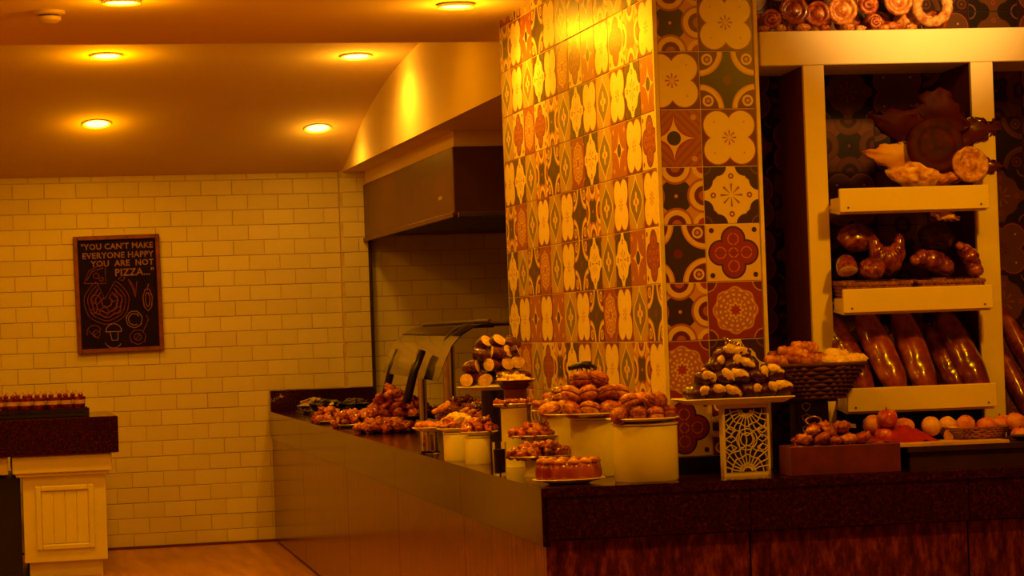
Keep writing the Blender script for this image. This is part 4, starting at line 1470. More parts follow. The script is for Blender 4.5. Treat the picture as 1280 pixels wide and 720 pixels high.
# basket of croissants on a dark stand
bc = at(1020, 475, 7.55)
BX = bc.x
st = thing('basket_stand', 'dark pierced stand under the croissant basket', 'stand', (BX, 7.63, ZT), (0, 0, -YAW))
MB().cbox(-0.075, -0.045, 0, 0.075, 0.045, 0.012, 0.002).build('foot', 'dark_wood', st)
MB().cbox(-0.06, -0.035, 0.012, 0.06, 0.035, 0.235, 0.002).build('shaft', 'dark_wood', st)
MB().cbox(-0.085, -0.05, 0.236, 0.085, 0.05, 0.248, 0.002).build('top', 'dark_wood', st)
mb = MB()
for k in range(5):
    zc = 0.045 + k * 0.04
    for sg in (-1, 1):
        mb.tube([(-0.02, -0.037, zc), (-0.02 + sg * 0.012, -0.037, zc + 0.012), (-0.02 + sg * 0.014, -0.037, zc + 0.024), (-0.02, -0.037, zc + 0.03)], 0.0025, 5)
mb.build('ornament', 'lattice', st)


def oval_basket(loc, rx, ry, h, label, mat='dark_wicker', rows=9, flare=0.72):
    o = thing('wicker_basket', label, 'basket', loc, (0, 0, -YAW))
    for k in range(rows):
        f = flare + (1 - flare) * k / (rows - 1)
        N = 64
        pts = []
        for i in range(N):
            a = 2 * PI * i / N
            wv = 0.0035 * (1 if (i + k) % 2 else -1)
            c_, s_ = math.cos(a), math.sin(a)
            e_ = 0.6
            pts.append(((rx * f + wv) * math.copysign(abs(c_) ** e_, c_), (ry * f + wv) * math.copysign(abs(s_) ** e_, s_), 0.006 + h * k / (rows - 1)))
        MB().tube(pts, h / rows * 0.60, 6, True).build('woven_strand' if k < rows - 1 else 'rim', mat, o, smooth='all')
    MB().lathe([(1, 0), (1, 0.006), (0, 0.006)], 32, None, rx * flare, ry * flare).build('bottom', mat, o)
    return o


oval_basket((BX, 7.565, ZT + 0.248), 0.172, 0.10, 0.112, 'dark wicker basket of croissants on the dark stand', flare=0.56)
bz = ZT + 0.248
for (dx, dy, dz, me, a, sc, lab) in (
        (-0.128, -0.03, 0.128, 0, 0.3, 0.064, 'golden croissant at the dark end of the wicker basket'), (-0.065, -0.055, 0.128, 1, -0.3, 0.066, 'brown croissant at the front of the wicker basket'),
        (-0.010, -0.055, 0.130, 0, 0.2, 0.066, 'golden croissant at the middle front of the wicker basket'), (-0.015, 0.01, 0.170, 0, 0.5, 0.068, 'topmost golden croissant in the wicker basket'),
        (-0.09, 0.03, 0.140, 2, 0.1, 0.066, 'glossy croissant at the back of the wicker basket'), (0.05, 0.03, 0.135, 1, 0.2, 0.06, 'brown croissant behind the pale bread wedges'), (-0.075, -0.01, 0.158, 0, -0.2, 0.06, 'golden croissant leaning on the topmost one')):
    mesh_obj('croissant', CRO[me], lab, 'croissant', (BX + dx, 7.565 + dy, bz + dz), (0.5, 0.1, a), (sc, sc, sc * 1.3), 'croissants in the dark basket')
for (dx, dy, dz) in ((-0.1, 0, 0.06), (-0.03, 0, 0.06), (0.04, 0.0, 0.06), (0.1, 0.0, 0.06)):
    mesh_obj('bread_roll', BUN[0], 'bread roll filling the bottom of the dark wicker basket', 'bread', (BX + dx, 7.565 + dy, bz + dz), (0, 0, dx * 30), (0.042, 0.045, 0.07), 'rolls deep in the dark basket')
CR = [chunk_mesh('crumb', 61, 0.4), chunk_mesh('cream', 63, 0.4)]
for k, (dx, dy, dz) in enumerate(((0.035, -0.06, 0.125), (0.075, -0.065, 0.122), (0.115, -0.05, 0.125), (0.145, -0.02, 0.125), (0.095, -0.01, 0.142), (0.06, -0.02, 0.148), (0.125, 0.03, 0.13))):
    mesh_obj('bread_wedge', CR[k % 2], 'pale bread wedge at the light end of the dark wicker basket', 'bread', (BX + dx, 7.565 + dy, bz + dz), (rnd.uniform(-.6, .6), rnd.uniform(-.4, .4), k), 0.042, 'bread wedges in the dark basket')

# red wooden box of small pastries
b0 = CA + EX * 0.0
bxc = at(1047, 585, 7.40)
bxs = (bxc.x - CA.x) / EX.x
pb = CA + EX * bxs + NX * 0.115
ob = thing('wooden_box', 'dark red wooden box of small pastries at the counter edge', 'box', (pb.x, pb.y, ZT), (0, 0, -YAW))
bw, bd, bh = 0.190, 0.075, 0.098
MB().cbox(-bw, -bd, 0, bw, -bd + 0.012, bh, 0.002).build('front_board', 'red_wood', ob)
MB().cbox(-bw, bd - 0.012, 0, bw, bd, bh, 0.002).build('back_board', 'red_wood', ob)
for x in (-bw, bw - 0.012):
    MB().cbox(x, -bd + 0.012, 0, x + 0.012, bd - 0.012, bh, 0.002).build('end_board', 'red_wood', ob)
MB().box(-bw + 0.012, -bd + 0.012, 0.0, bw - 0.012, bd - 0.012, 0.05).build('false_bottom', 'dark_wood', ob)
sm = [bun_mesh('gold_crust', 71, 0.2), bun_mesh('crust', 72, 0.2), chunk_mesh('gold_crust', 73, 0.5), chunk_mesh('crust', 74, 0.5), chunk_mesh('red_glaze', 75, 0.5)]
spots = []
q = random.Random(5)
for lay, (z, n, xr, yr) in enumerate(((0.075, 6, 0.160, 0.04), (0.115, 5, 0.125, 0.035), (0.150, 3, 0.065, 0.02))):
    for r2 in (-1, 1):
        for i in range(n):
            spots.append((-xr + 2 * xr * (i + 0.5) / n - 0.01 * lay * 2 + q.uniform(-.006, .006), r2 * yr * (0.9 - 0.2 * lay), z + q.uniform(-.005, .005), q.uniform(0, 6)))
for (x, y, z, a) in spots:
    p = Vector((pb.x, pb.y, ZT + z)) + EX * x + NX * y
    mesh_obj('small_pastry', q.choice(sm), 'small golden pastry in the dark red wooden box, ' + ('bottom layer' if z < 0.09 else 'middle layer' if z < 0.13 else 'top of the heap'), 'pastry', p + EX * 0.0, (q.uniform(-.5, .5), q.uniform(-.5, .5), a), q.uniform(0.030, 0.037), 'pastries in the red box')
p = at(1030, 527, 7.44)
tg = thing('serving_tongs', 'chrome serving tongs lying on the pastries in the red box', 'tongs', p, (0, 0, -0.1))
lp = [(-0.035 + 0.026 * math.cos(a * PI / 10), 0.006, 0.004 + 0.014 * math.sin(a * PI / 10)) for a in range(20)]
MB().tube(lp, 0.004, 7, True).build('ring_grip', 'chrome', tg, smooth='all')
MB().tube([(-0.01, 0, 0.0), (0.012, -0.004, -0.008), (0.035, -0.006, -0.014), (0.11, 0.0, -0.022)], 0.005, 7).build('arm', 'chrome', tg, smooth='all')
MB().tube([(-0.01, 0.012, 0.0), (0.03, 0.02, -0.012), (0.115, 0.02, -0.018)], 0.005, 7).build('arm', 'chrome', tg, smooth='all')

# fruit on the riser
cbp = at(1180, 557, 7.50)
o = poly_slab([pt(r0 - 0.035, 0.104), pt(r0 + 0.36, 0.104), pt(r0 + 0.36, 0.26), pt(r0 + 0.02, 0.30)], ZRI + 0.0005, ZRI + 0.010).build('cutting_board', 'board_wood')
tag(o, 'pale wooden cutting board on the dark riser before the lemons', 'cutting board')


def fruit(me, px, py, d_, R_, label, cat, mat_stem=True, grp=None, sq=0.95):
    """px, py: where its centre shows; d_: depth behind the counter edge"""
    p = at(px, py, 7.33 + d_ - 0.06)
    o = thing(cat, label, cat, p, (rnd.uniform(-.3, .3), rnd.uniform(-.3, .3), rnd.uniform(0, 6)), grp)
    link('flesh', me, o).scale = (R_, R_, R_ * sq)
    MB().tube([(0, 0, R_ * 0.78), (0.002, 0.001, R_ * 1.05)], 0.0022, 5).build('stem', 'dark_wood', o)
    return o


def fruit_mesh(mat, seed, dimple=0.25):
    f = nz(seed, 0.06)
    return MB().blob(1, 1, 1, lambda d: f(d) * (1 - dimple * max(0, abs(d.z) - 0.75) * 1.6), 18, 12).mesh('fruit', mat, 'all')


FA, FL, FP = fruit_mesh('apple', 1), fruit_mesh('lemon', 2, 0.05), fruit_mesh('peach', 3, 0.2)
fruit(FP, 1092, 531, 0.30, 0.038, 'yellow red apple at the far side of the red cloth', 'apple')
fruit(FA, 1109, 523, 0.26, 0.037, 'red orange apple on top of the pile by the red cloth', 'apple')
fruit(FP, 1130, 534, 0.30, 0.037, 'orange apple half sunk in the red cloth', 'apple')
fruit(FA, 1105, 545, 0.26, 0.034, 'red apple under the topmost apple by the cloth', 'apple')
# folds of red cloth
mb = MB()
N = 26
vs, fs = [], []
for i in range(N + 1):
    for j in range(13):
        u_, v_ = i / N - 0.5, j / 12 - 0.5
        x = u_ * 0.26
        y = v_ * 0.15
        z = 0.062 * max(0, 1 - (2 * abs(u_)) ** 1.6) * (1 - (2 * abs(v_)) ** 2) + 0.016 * noise.noise(Vector((u_ * 7, v_ * 5, 3))) * (1 - (2 * abs(u_)) ** 2) + 0.010 * abs(math.sin(u_ * 15 + v_ * 6))
        vs.append((x, y, max(0.001, z)))
for i in range(N):
    for j in range(12):
        fs.append((i * 13 + j, (i + 1) * 13 + j, (i + 1) * 13 + j + 1, i * 13 + j + 1))
mb.add(vs, fs)
p = CA + EX * (r0 + 0.025) + NX * 0.285
o = mb.build('cloth_napkin', 'cloth', None, (p.x, p.y, ZRI + 0.001), (0, 0, -YAW), smooth='all')
md = o.modifiers.new('solid', 'SOLIDIFY')
md.thickness = 0.003
md.offset = 1
tag(o, 'crumpled red cloth napkin among the apples', 'napkin')
# lemons in a shallow basket
lb = CA + EX * (r0 + 0.30) + NX * 0.27
oval_basket((lb.x, lb.y, ZRI + 0.011), 0.105, 0.07, 0.032, 'shallow wicker basket of lemons on the riser', 'wicker', 5, 0.85)
for (px, py, d_, lab) in ((1164, 533, 0.28, 'yellow lemon at the cloth end of the shallow basket'), (1184, 533, 0.31, 'yellow lemon in the middle of the shallow basket'), (1192, 545, 0.25, 'low yellow lemon against the front of the shallow basket'),
                          (1207, 531, 0.30, 'orange fruit at the peach end of the shallow basket')):
    fruit(FL if 'lemon' in lab else FP, px, py, d_, 0.034, lab, 'lemon' if 'lemon' in lab else 'orange', sq=1.05)
for (px, py, d_, R_, lab) in ((1233, 533, 0.29, 0.037, 'peach leaning beside the lemon basket'), (1253, 530, 0.31, 0.036, 'peach behind the others under the right upright'), (1270, 528, 0.27, 0.038, 'large peach at the picture edge'),
                              (1245, 545, 0.24, 0.034, 'front peach above the dark dish'), (1275, 545, 0.24, 0.034, 'low peach cut by the picture edge'), (1224, 547, 0.24, 0.030, 'small yellow peach beside the dark dish')):
    fruit(FP, px, py, d_, R_, lab, 'peach')
dd = CA + EX * (r0 + 0.455) + NX * 0.19
plate((dd.x, dd.y, ZRI + 0.001), 0.062, 'small dark dish under the front peaches on the riser', 'dark_plate')

# ================================================================== FOOD ON THE BUFFET COUNTER
# two large white drums with sandwich plates
d2 = at(807, 560, 7.50)
drum((d2.x, 7.50, ZT), 0.108, 0.195, 'white drum stand nearest the tiled corner')
plate((d2.x - 0.008, 7.50, ZT + 0.1955), 0.125, 'round plate of small burgers on the nearest white drum')
d1 = at(752, 560, 7.90)
drum((d1.x, 7.90, ZT), 0.108, 0.205, 'white drum stand half hidden behind the nearest drum')
plate((d1.x - 0.03, 7.90, ZT + 0.2055), 0.185, 'wide plate of filled buns on the half hidden drum', sy=0.8)


def sandwich_proto(seed, top):
    o = thing('filled_bun', 'x', 'sandwich')
    f = nz(seed, 0.12)
    MB().blob(1, 1, 0.5, lambda d: f(d), 16, 8, TR(0, 0, 0.32)).build('bun_bottom', 'crust' if seed == 83 else 'gold_crust', o, smooth='all')
    MB().lathe([(0.9, 0.48), (1.04, 0.55), (1.02, 0.66), (0.9, 0.72), (0, 0.72)], 16).build('filling', 'filling', o, smooth='all')
    mb = MB().blob(1.03, 1.03, 0.72, lambda d: f(d) * (1 if d.z > 0 else 0.98), 16, 10, TR(0, 0, 0.82))
    mb.build('bun_top', top, o, smooth='all')
    return o


SW = [sandwich_proto(81, 'gold_crust'), sandwich_proto(83, 'crust'), sandwich_proto(85, 'orange_glaze')]


def put_sandwich(k, loc, rot, sc, label, group):
    return dup(SW[k % 3], loc, rot, sc, label, group)


q = random.Random(11)
spots = []
for (z, pts_) in ((0.012, ((-0.085, -0.04), (-0.03, -0.062), (0.03, -0.058), (0.082, -0.03), (0.0, 0.0), (-0.05, 0.03), (0.05, 0.035), (0.0, 0.075))), (0.058, ((-0.045, -0.03), (0.01, -0.04), (0.06, -0.01), (0.0, 0.02)))):
    for (x, y) in pts_:
        put_sandwich(q.randrange(3), (d2.x - 0.008 + x, 7.50 + y, ZT + 0.1955 + z), (q.uniform(-.6, .6), q.uniform(-.6, .6), q.uniform(0, 6)), (0.033, 0.029, 0.029), 'small burger on the plate of the nearest white drum, ' + ('lower layer' if z < 0.03 else 'upper layer'), 'burgers on the nearest drum')
for (z, pts_) in ((0.012, ((-0.145, 0.0), (-0.10, -0.075), (-0.035, -0.10), (0.035, -0.10), (0.10, -0.07), (-0.06, -0.015), (0.02, -0.02), (0.09, 0.01), (-0.09, 0.05), (0.0, 0.06))),
                  (0.066, ((-0.09, -0.045), (-0.025, -0.065), (0.045, -0.06), (-0.05, 0.01), (0.03, 0.0), (0.09, -0.02))), (0.115, ((-0.045, -0.03), (0.01, -0.03)))):
    for (x, y) in pts_:
        put_sandwich(q.randrange(3), (d1.x - 0.03 + x, 7.90 + y, ZT + 0.2055 + z), (q.uniform(-.45, .45), q.uniform(-.45, .45), q.uniform(0, 6)), (0.041, 0.034, 0.031), 'filled bun on the wide plate of the half hidden drum, ' + ('bottom layer' if z < 0.03 else 'second layer' if z < 0.1 else 'topmost pair'), 'filled buns on the wide plate')
for o in SW:
    for ch in list(o.children):
        bpy.data.objects.remove(ch)
    bpy.data.objects.remove(o)

# dark serving fork above the buns
p = Vector((d1.x - 0.06, 7.90, ZT + 0.2055 + 0.115 + 0.058))
tg = thing('dark_fork', 'black serving fork lying over the filled buns by the tiles', 'fork', p, (0, 0, -0.1))
MB().tube([(-0.05, 0, 0.0), (0.0, 0, 0.012), (0.03, 0, 0.008)], [0.008, 0.012, 0.016], 8).build('head', 'black', tg, smooth='all')
for k in range(5):
    MB().tube([(-0.035 + k * 0.016, 0.0, 0.0), (-0.032 + k * 0.016, -0.012, -0.014), (-0.032 + k * 0.016, -0.02, -0.03)], 0.0035, 6).build('tine', 'chrome', tg)
MB().tube([(0.03, 0, 0.008), (0.055, 0.05, 0.0), (0.06, 0.11, -0.02)], 0.007, 6).build('handle', 'black', tg, smooth='all')

# rolls heaped behind the filled buns
rb = at(712, 478, 8.42)
drum((rb.x, 8.42, ZT), 0.09, 0.20, 'white drum stand at the back hidden by the filled buns')
plate((rb.x, 8.42, ZT + 0.2005), 0.15, 'plate of red brown rolls behind the filled buns', sy=0.85)
heap('brown_roll', [bun_mesh('shiny_crust', 91), bun_mesh('crust', 92), bun_mesh('red_deep', 93)], 'red brown roll heaped behind the filled buns near the tiles', 'bread', 'rolls behind the filled buns',
     heap_spots(rb.x, 8.42, ZT + 0.234, 0.115, 0.095, 0.034, 3, 3), 0.036, 4)

# bundt cake on its plate
ck = at(711, 595, 7.56)
plate((ck.x, 7.56, ZT + 0.001), 0.125, 'white plate under the ring cake at the counter corner', sy=0.8)
cake = thing('ring_cake', 'red fluted ring cake with golden icing at the counter corner', 'cake', (ck.x, 7.56, ZT + 0.010))
prof = []
mb = MB()
N, K = 88, 13
vs, fs = [], []


def fl_r(a, amp):
    return 1 + amp * (abs(math.cos(a * 6)) - 0.5)


rings = [(0.045, 0.004), (0.100, 0.0), (0.108, 0.012), (0.108, 0.035), (0.103, 0.052), (0.088, 0.062), (0.065, 0.062), (0.045, 0.050), (0.040, 0.02)]
for (r_, z) in rings:
    for k in range(N):
        a = 2 * PI * k / N
        rr = r_ * (fl_r(a, 0.13) if r_ > 0.08 else 1)
        vs.append((rr * math.cos(a), rr * math.sin(a) * 0.82, z * (1 + (0.08 * abs(math.cos(a * 6)) if z > 0.03 else 0))))
L_ = len(rings)
for i in range(L_):
    for k in range(N):
        fs.append((i * N + k, i * N + (k + 1) % N, ((i + 1) % L_) * N + (k + 1) % N, ((i + 1) % L_) * N + k))
mb.add(vs, fs).build('sponge', 'red_glaze', cake, smooth='all')
for k in range(12):
    a = 2 * PI * k / 12
    f = nz(k + 200, 0.3)
    MB().blob(0.024, 0.019, 0.012, f, 12, 8, TR(0.088 * math.cos(a), 0.088 * 0.82 * math.sin(a), 0.0655) @ RZ(a)).build('icing', 'gold_crust', cake, smooth='all')

# tiered plates to the side of the cake
t2 = at(677, 573, 8.02)
t1 = at(676, 547, 8.45)
t0 = at(642, 508, 8.62)


def pillar(loc, r, h, label, mat, cat='stand'):
    o = thing('pillar_stand', label, cat, loc)
    MB().lathe([(r * 1.02, 0), (r, 0.004), (r, h - 0.006), (r * 1.02, h - 0.004), (r * 1.02, h), (0, h)], 28).build('body', mat, o, smooth=True)
    MB().lathe([(r * 1.1, -0.0), (r * 1.1, 0.003), (0, 0.003)], 28).build('foot', mat, o, smooth=True)
    return o


for (p, Y, r_, nm, lab2, meshes, lab3, sd, zz) in (
        (t2, 8.02, 0.125, 'oval plate of red pastries just above the ring cake', 'white pillar under the plate above the ring cake', REDP, 'red glazed pastry on the plate just above the ring cake', 31, None),
        (t1, 8.45, 0.130, 'plate of red pastries a step above the lowest plate', 'white pillar under the middle red pastry plate', REDP, 'red glazed pastry on the middle plate of the steps', 37, None),
        (t0, 8.62, 0.080, 'small white dish with thin red slices above the stepped plates', 'white pillar under the small dish of red slices', DEEP, 'thin red slice on the small white dish', 41, None)):
    h = p.z - ZT - 0.006
    pillar((p.x, Y, ZT), min(r_ * 0.62, 0.06), h, lab2, 'ceramic')
    plate((p.x, Y, p.z - 0.0055), r_, nm, sy=0.75)
    layers = 2 if r_ > 0.1 else 1
    sz = 0.026 if r_ > 0.1 else 0.018
    heap('red_pastry', meshes, lab3, 'pastry', lab3.replace('red glazed pastry on', 'pastries on'), heap_spots(p.x, Y, p.z + sz * 0.75, r_ * 0.8, r_ * 0.55, sz, layers, sd, 1.1), sz * 1.15, sd, 0.6)
# glass pillar beside the lowest plate
p = at(622, 570, 8.05)
gp = thing('glass_tumbler', 'dark glass tumbler between the small drums and the stepped plates', 'glass', (at(625, 590, 8.15).x, 8.15, ZT))
MB().lathe([(0.022, 0), (0.023, 0.004), (0.026, 0.12), (0.024, 0.12), (0.021, 0.008), (0, 0.008)], 20).build('body', 'glass', gp, smooth=True)
MB().lathe([(0.0195, 0.010), (0.0215, 0.095), (0, 0.095)], 20).build('drink', 'black', gp, smooth=True)

# small white drums at the counter edge
s1 = at(572, 560, 9.22)
s2 = at(597, 560, 8.92)
drum((s1.x, 9.22, ZT), 0.056, 0.115, 'small white drum with golden pastries near the counter edge')
drum((s2.x, 8.92, ZT), 0.050, 0.110, 'small white drum nearer the stepped plates at the counter edge')
plate((s1.x, 9.22, ZT + 0.1155), 0.085, 'plate of golden pastries on a small white drum', sy=0.8)
plate((s2.x + 0.01, 8.92, ZT + 0.1105), 0.075, 'plate of berry pastries on the small drum by the stepped plates', sy=0.8)
heap('golden_pastry', [chunk_mesh('gold_crust', 101), chunk_mesh('orange_glaze', 102), chunk_mesh('cream', 103, 0.5)], 'golden pastry piece on the plate of the small white drum', 'pastry', 'golden pastries on the small drum',
     heap_spots(s1.x, 9.22, ZT + 0.145, 0.062, 0.045, 0.022, 3, 7), 0.026, 8, 0.6)
heap('berry_pastry', [chunk_mesh('red_glaze', 104), chunk_mesh('orange_glaze', 105), chunk_mesh('shiny_crust', 106)], 'red brown pastry piece on the small drum by the stepped plates', 'pastry', 'berry pastries on the small drum',
     heap_spots(s2.x + 0.01, 8.92, ZT + 0.138, 0.055, 0.04, 0.020, 3, 9), 0.024, 10, 0.6)
# glass stand with eggs-shaped rolls
g1 = at(537, 556, 9.85)
gs = thing('glass_stand', 'clear glass stand under the two smooth rolls at the counter edge', 'stand', (g1.x, 9.85, ZT))
MB().lathe([(0.045, 0), (0.046, 0.004), (0.040, 0.01), (0.040, 0.09), (0.045, 0.096), (0.037, 0.096), (0.034, 0.085), (0.034, 0.012), (0, 0.010)], 24).build('body', 'glass', gs, smooth=True)
MB().lathe([(0.018, 0.012), (0.018, 0.085), (0, 0.085)], 16).build('core', 'steel', gs, smooth=True)
plate((g1.x, 9.85, ZT + 0.0965), 0.075, 'small plate of smooth rolls on the glass stand', sy=0.8)
for k, (dx, dy, dz, R_) in enumerate(((-0.035, -0.02, 0.024, 0.032), (0.012, -0.03, 0.022, 0.028), (0.0, 0.02, 0.026, 0.03), (0.045, 0.01, 0.024, 0.026))):
    mesh_obj('smooth_roll', bun_mesh('orange_glaze', 110 + k, 0.05), 'smooth orange brown roll on the glass stand', 'bread', (g1.x + dx, 9.85 + dy, ZT + 0.0965 + dz), (0, 0, k), (R_, R_, R_ * 1.1), 'smooth rolls on the glass stand')
p = at(553, 510, 9.95)
mesh_obj('banana_pastry', croissant_mesh('gold_crust', 5, 1.3, 2), 'curved yellow pastry tilted above the smooth rolls', 'pastry', (p.x, 9.93, p.z), (0.2, -0.5, 0.2), 0.055)
mesh_obj('pastry_twist', croissant_mesh('shiny_crust', 6, 0.8, 4), 'brown twist lying under the curved yellow pastry', 'pastry', (p.x + 0.015, 9.95, ZT + 0.145), (0, 0.2, 0.1), 0.05)

# plates of brown pastries between post and drums
for (px, py, Y, r_, ms, lab, lab2, sd) in (
        (600, 521, 9.75, 0.12, [chunk_mesh('shiny_crust', 121), chunk_mesh('orange_glaze', 122), chunk_mesh('dark_loaf', 123)], 'dark plate of caramel pastries behind the small drums', 'caramel brown pastry on the dark plate behind the small drums', 51),
        (576, 512, 10.6, 0.12, [chunk_mesh('dark_loaf', 125), chunk_mesh('shiny_crust', 126)], 'dark plate of chocolate pieces beside the steel post', 'dark brown pastry on the plate beside the steel post', 53)):
    p = at(px, py, Y)
    pillar((p.x, Y, ZT), 0.05, max(0.02, p.z - ZT - 0.03), lab.replace('plate', 'pillar under the plate') , 'black')
    plate((p.x, Y, max(ZT + 0.021, p.z - 0.0295)), r_, lab, 'dark_plate', sy=0.8)
    heap('brown_pastry', ms, lab2, 'pastry', lab2, heap_spots(p.x, Y, max(ZT + 0.021, p.z - 0.0295) + 0.028, r_ * 0.78, r_ * 0.6, 0.028, 3, sd), 0.032, sd, 0.5)

# heap of cut dark loaves on a raised plate
YL = 9.55
bl = at(616, 487, YL)
pillar((bl.x, YL, ZT), 0.05, bl.z - ZT - 0.002, 'dark pillar under the plate of cut dark loaves', 'black')
plate((bl.x, YL, bl.z - 0.0015), 0.155, 'white plate of cut dark loaves beside the tiled wall', sy=0.85)
q = random.Random(17)
for (dx, dy, dz, yaw_, pit, lay) in (
        (-0.115, -0.05, 0.04, -2.6, 0, 0), (-0.055, -0.085, 0.04, -1.2, 0.2, 0), (0.015, -0.095, 0.045, 2.6, 0.1, 0), (0.08, -0.065, 0.045, -0.5, 0, 0), (0.115, -0.01, 0.045, -2.9, 0, 0), (-0.09, 0.03, 0.045, -2.2, 0, 0), (0.0, 0.0, 0.045, 1.0, 0, 0), (0.065, 0.055, 0.045, 2.2, 0, 0),
        (-0.085, -0.05, 0.095, -0.7, -0.2, 1), (-0.02, -0.07, 0.10, -2.8, -0.1, 1), (0.05, -0.055, 0.10, -0.9, -0.3, 1), (0.10, -0.03, 0.105, -1.3, -0.2, 1), (-0.045, 0.02, 0.10, 2.4, 0, 1), (0.04, 0.03, 0.10, 0.6, 0, 1),
        (-0.065, -0.03, 0.148, 2.7, -0.2, 2), (0.0, -0.05, 0.15, 2.9, -0.2, 2), (0.055, -0.04, 0.152, -1.0, -0.35, 2), (0.10, -0.02, 0.155, -0.5, -0.3, 2), (-0.03, -0.02, 0.195, -1.1, -0.6, 3), (0.025, -0.02, 0.198, -0.9, -0.6, 3), (0.075, 0.0, 0.192, 2.7, -0.3, 3)):
    half_loaf((bl.x + dx, YL + dy, bl.z + dz + 0.005), (q.uniform(-.2, .2), pit, yaw_ + q.uniform(-.25, .25)), 0.037, 'dark cut loaf in the heap against the tiles, ' + ('bottom layer', 'second layer', 'third layer', 'very top')[lay], 1.5, 'cut dark loaves on the raised plate')
# cheese dish
ch = at(644, 480, 8.95)
pillar((ch.x, 8.95, ZT), 0.045, ch.z - ZT - 0.02, 'dark pillar under the cheese bowl by the tiles', 'red_wood')
o = MB().lathe([(0.04, 0), (0.05, 0.002), (0.082, 0.035), (0.086, 0.036), (0.080, 0.030), (0.05, 0.008), (0, 0.008)], 30).build('bowl', 'dark_loaf', None, (ch.x, 8.95, ch.z - 0.0195), smooth=True)
tag(o, 'dark bowl of shredded cheese by the tiled wall', 'bowl')
heap('cheese_shred', [chunk_mesh('cream', 131, 0.6), chunk_mesh('crumb', 132, 0.6)], 'pale cheese piece in the dark bowl by the tiles', 'cheese', 'cheese pieces in the dark bowl',
     heap_spots(ch.x, 8.95, ch.z + 0.012, 0.055, 0.05, 0.018, 2, 12), 0.022, 13, 0.6)

# far plates of red food
for (px, py, Y, rx, sd, lab, lab2) in (
        (411, 527, 13.75, 0.085, 61, 'white plate of red salad farthest along the counter edge', 'red pepper piece on the farthest plate by the counter edge'),
        (438, 532, 13.05, 0.085, 63, 'white plate of red salad second from the far end', 'red pepper piece on the second plate from the far end'),
        (482, 541, 12.15, 0.145, 65, 'long dark plate of red salad before the big platter', 'red pepper piece on the long dark plate before the big platter')):
    p = at(px, py, Y)
    plate((p.x, Y, ZT + 0.001), rx * 1.1, lab, 'plate' if rx < 0.1 else 'dark_plate', sy=1.3 if rx < .1 else 1.0)
    heap('pepper_piece', REDP, lab2, 'salad', lab2, heap_spots(p.x, Y, ZT + 0.030, rx * 0.95, rx * 1.0, 0.030, 3 if rx < .1 else 2, sd, 1.0), 0.038, sd, 0.7)
p = at(500, 516, 13.0)
pillar((p.x, 13.0, ZT), 0.09, 0.03, 'low black foot under the big dark platter', 'black')
plate((p.x, 13.0, ZT + 0.0305), 0.245, 'big dark platter of deep red pastries', 'dark_plate', sy=1.0, h=0.025)
heap('deep_red_pastry', DEEP + [REDP[0], ORNG[0]], 'deep red pastry heaped on the big dark platter', 'pastry', 'deep red pastries on the big platter', heap_spots(p.x, 13.0, ZT + 0.068, 0.20, 0.17, 0.042, 3, 71, 1.0, 0.85), 0.052, 71, 0.7)
heap('orange_topping', ORNG, 'orange slice on top of the deep red pastry heap', 'pastry', 'orange slices on the big platter heap', [(p.x - 0.07 + dx, 12.93 + dy, ZT + 0.175 + dz, a) for dx, dy, dz, a in ((0, 0, 0, 0), (.05, .0, .01, 1), (-.05, .02, -.02, 2), (.02, .05, .03, 3))], 0.045, 73, 0.7)
# foil trays at the far end
for (px, py, Y, lab) in ((392, 494, 15.7, 'crumpled shiny foil tray nearest the brick wall'), (408, 493, 15.3, 'shiny foil tray with dark rim before the pier'), (442, 489, 15.2, 'dark shiny tray beside the foil trays')):
    p = at(px, py, Y)
    o = thing('foil_tray', lab, 'tray', (p.x, Y, ZT))
    f = nz(px, 0.5, 3)
    MB().cbox(-0.10, -0.2, 0, 0.10, 0.2, 0.02, 0.004).build('base', 'dark_plate', o)
    mb = MB().blob(0.10, 0.18, 0.045, f, 18, 10, TR(0, 0, 0.055))
    mb.build('foil', 'chrome' if 'foil' in lab and px < 400 else 'dark_plate', o)
    MB().tube([(-0.1, -0.2, 0.022), (0.1, -0.2, 0.022), (0.1, 0.2, 0.022), (-0.1, 0.2, 0.022)], 0.005, 6, True).build('rim', 'chrome', o)

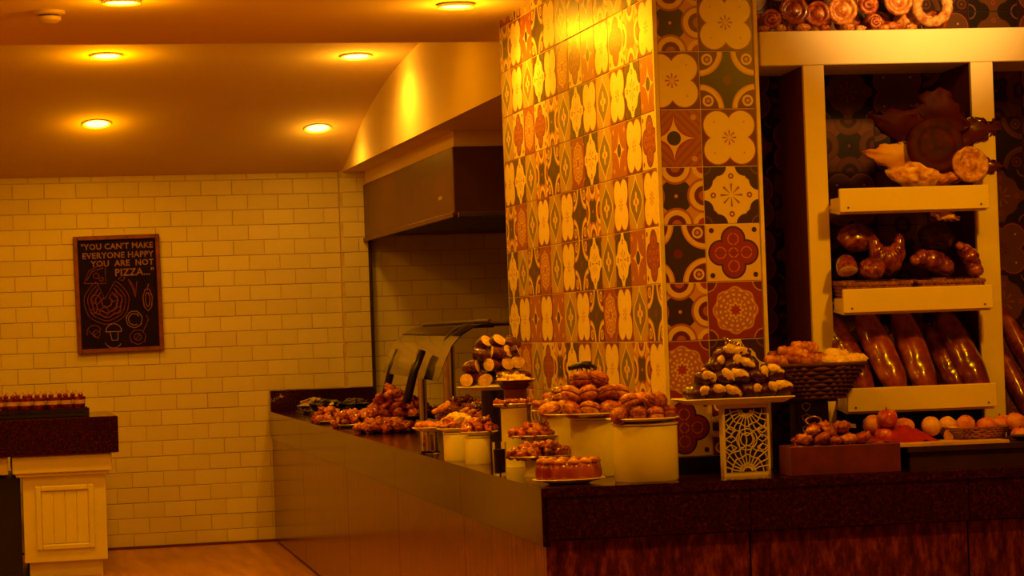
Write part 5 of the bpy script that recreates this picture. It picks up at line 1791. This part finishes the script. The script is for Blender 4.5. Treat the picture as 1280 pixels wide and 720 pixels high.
# ================================================================== SNEEZE GUARD
sg = thing('sneeze_guard', 'curved glass sneeze guard on steel posts over the far counter', 'sneeze guard', (0, 0, 0))
for (Y, px, pr) in ((11.0, 560, 0.030), (12.75, 526, 0.024)):
    p = at(px, 432, Y)
    x = p.x
    zt = p.z
    MB().lathe([(pr * 1.5, 0), (pr * 1.5, 0.008), (pr, 0.012), (pr, zt - ZT), (0, zt - ZT)], 20, TR(x, Y, ZT)).build('post', 'steel', sg, smooth=True)
    arcp = [(x - 0.02 + 0.13 * (1 - math.cos(a)), Y, zt - 0.01 + 0.105 * math.sin(a)) for a in [i * PI / 20 for i in range(11)]]
    arcp += [(x + 0.20, Y, arcp[-1][2]), (x + 0.42, Y, arcp[-1][2])]
    MB().tube(arcp, 0.008, 8).build('bracket', 'dark_wood', sg, smooth='all')
    MB().tube([(x - 0.16, Y + 0.3, zt - 0.28), (x - 0.115, Y + 0.3, zt - 0.12), (x - 0.07, Y + 0.3, zt - 0.02)], [0.022, 0.022, 0.020], 8).build('strut', 'black', sg, smooth='all')
xg = at(560, 432, 11.0).x
zg = at(560, 432, 11.0).z
x2 = at(526, 432, 12.75).x
sec = [(-0.13, -0.16), (-0.10, -0.08), (-0.06, 0.0), (-0.01, 0.05), (0.05, 0.085), (0.12, 0.098), (0.20, 0.10), (0.55, 0.10)]


def sheet(sec_, y0, xa, y1, xb, z, th, name, mat):
    mb = MB()
    n = len(sec_)
    vs = [(xa + x, y0, z + zz) for x, zz in sec_] + [(xb + x, y1, z + zz) for x, zz in sec_]
    vs += [(xa + x, y0, z + zz + th) for x, zz in sec_] + [(xb + x, y1, z + zz + th) for x, zz in sec_]
    fs = []
    for i in range(n - 1):
        fs += [(i, i + 1, n + i + 1, n + i), (2 * n + i, 3 * n + i, 3 * n + i + 1, 2 * n + i + 1)]
    for i in range(n - 1):
        fs += [(i, 2 * n + i, 2 * n + i + 1, i + 1), (n + i, n + i + 1, 3 * n + i + 1, 3 * n + i)]
    fs += [(0, n, 3 * n, 2 * n), (n - 1, 3 * n - 1, 4 * n - 1, 2 * n - 1)]
    return mb.add(vs, fs).build(name, mat, sg, smooth=True)


sheet(sec[:6], 10.5, xg - 0.02, 13.4, x2 + 0.02, zg, 0.006, 'curved_pane', 'glass')
sheet(sec[5:], 10.5, xg - 0.02, 13.4, x2 + 0.02, zg, 0.006, 'top_pane', 'glass')
MB().tube([(xg + 0.10, 10.5, zg + 0.112), (x2 + 0.14, 13.4, zg + 0.112)], 0.008, 8).build('rail', 'dark_wood', sg)
MB().tube([(xg + 0.53, 10.5, zg + 0.094), (xg + 0.11, 10.5, zg + 0.100)], 0.007, 8).build('edge_rail', 'dark_wood', sg)
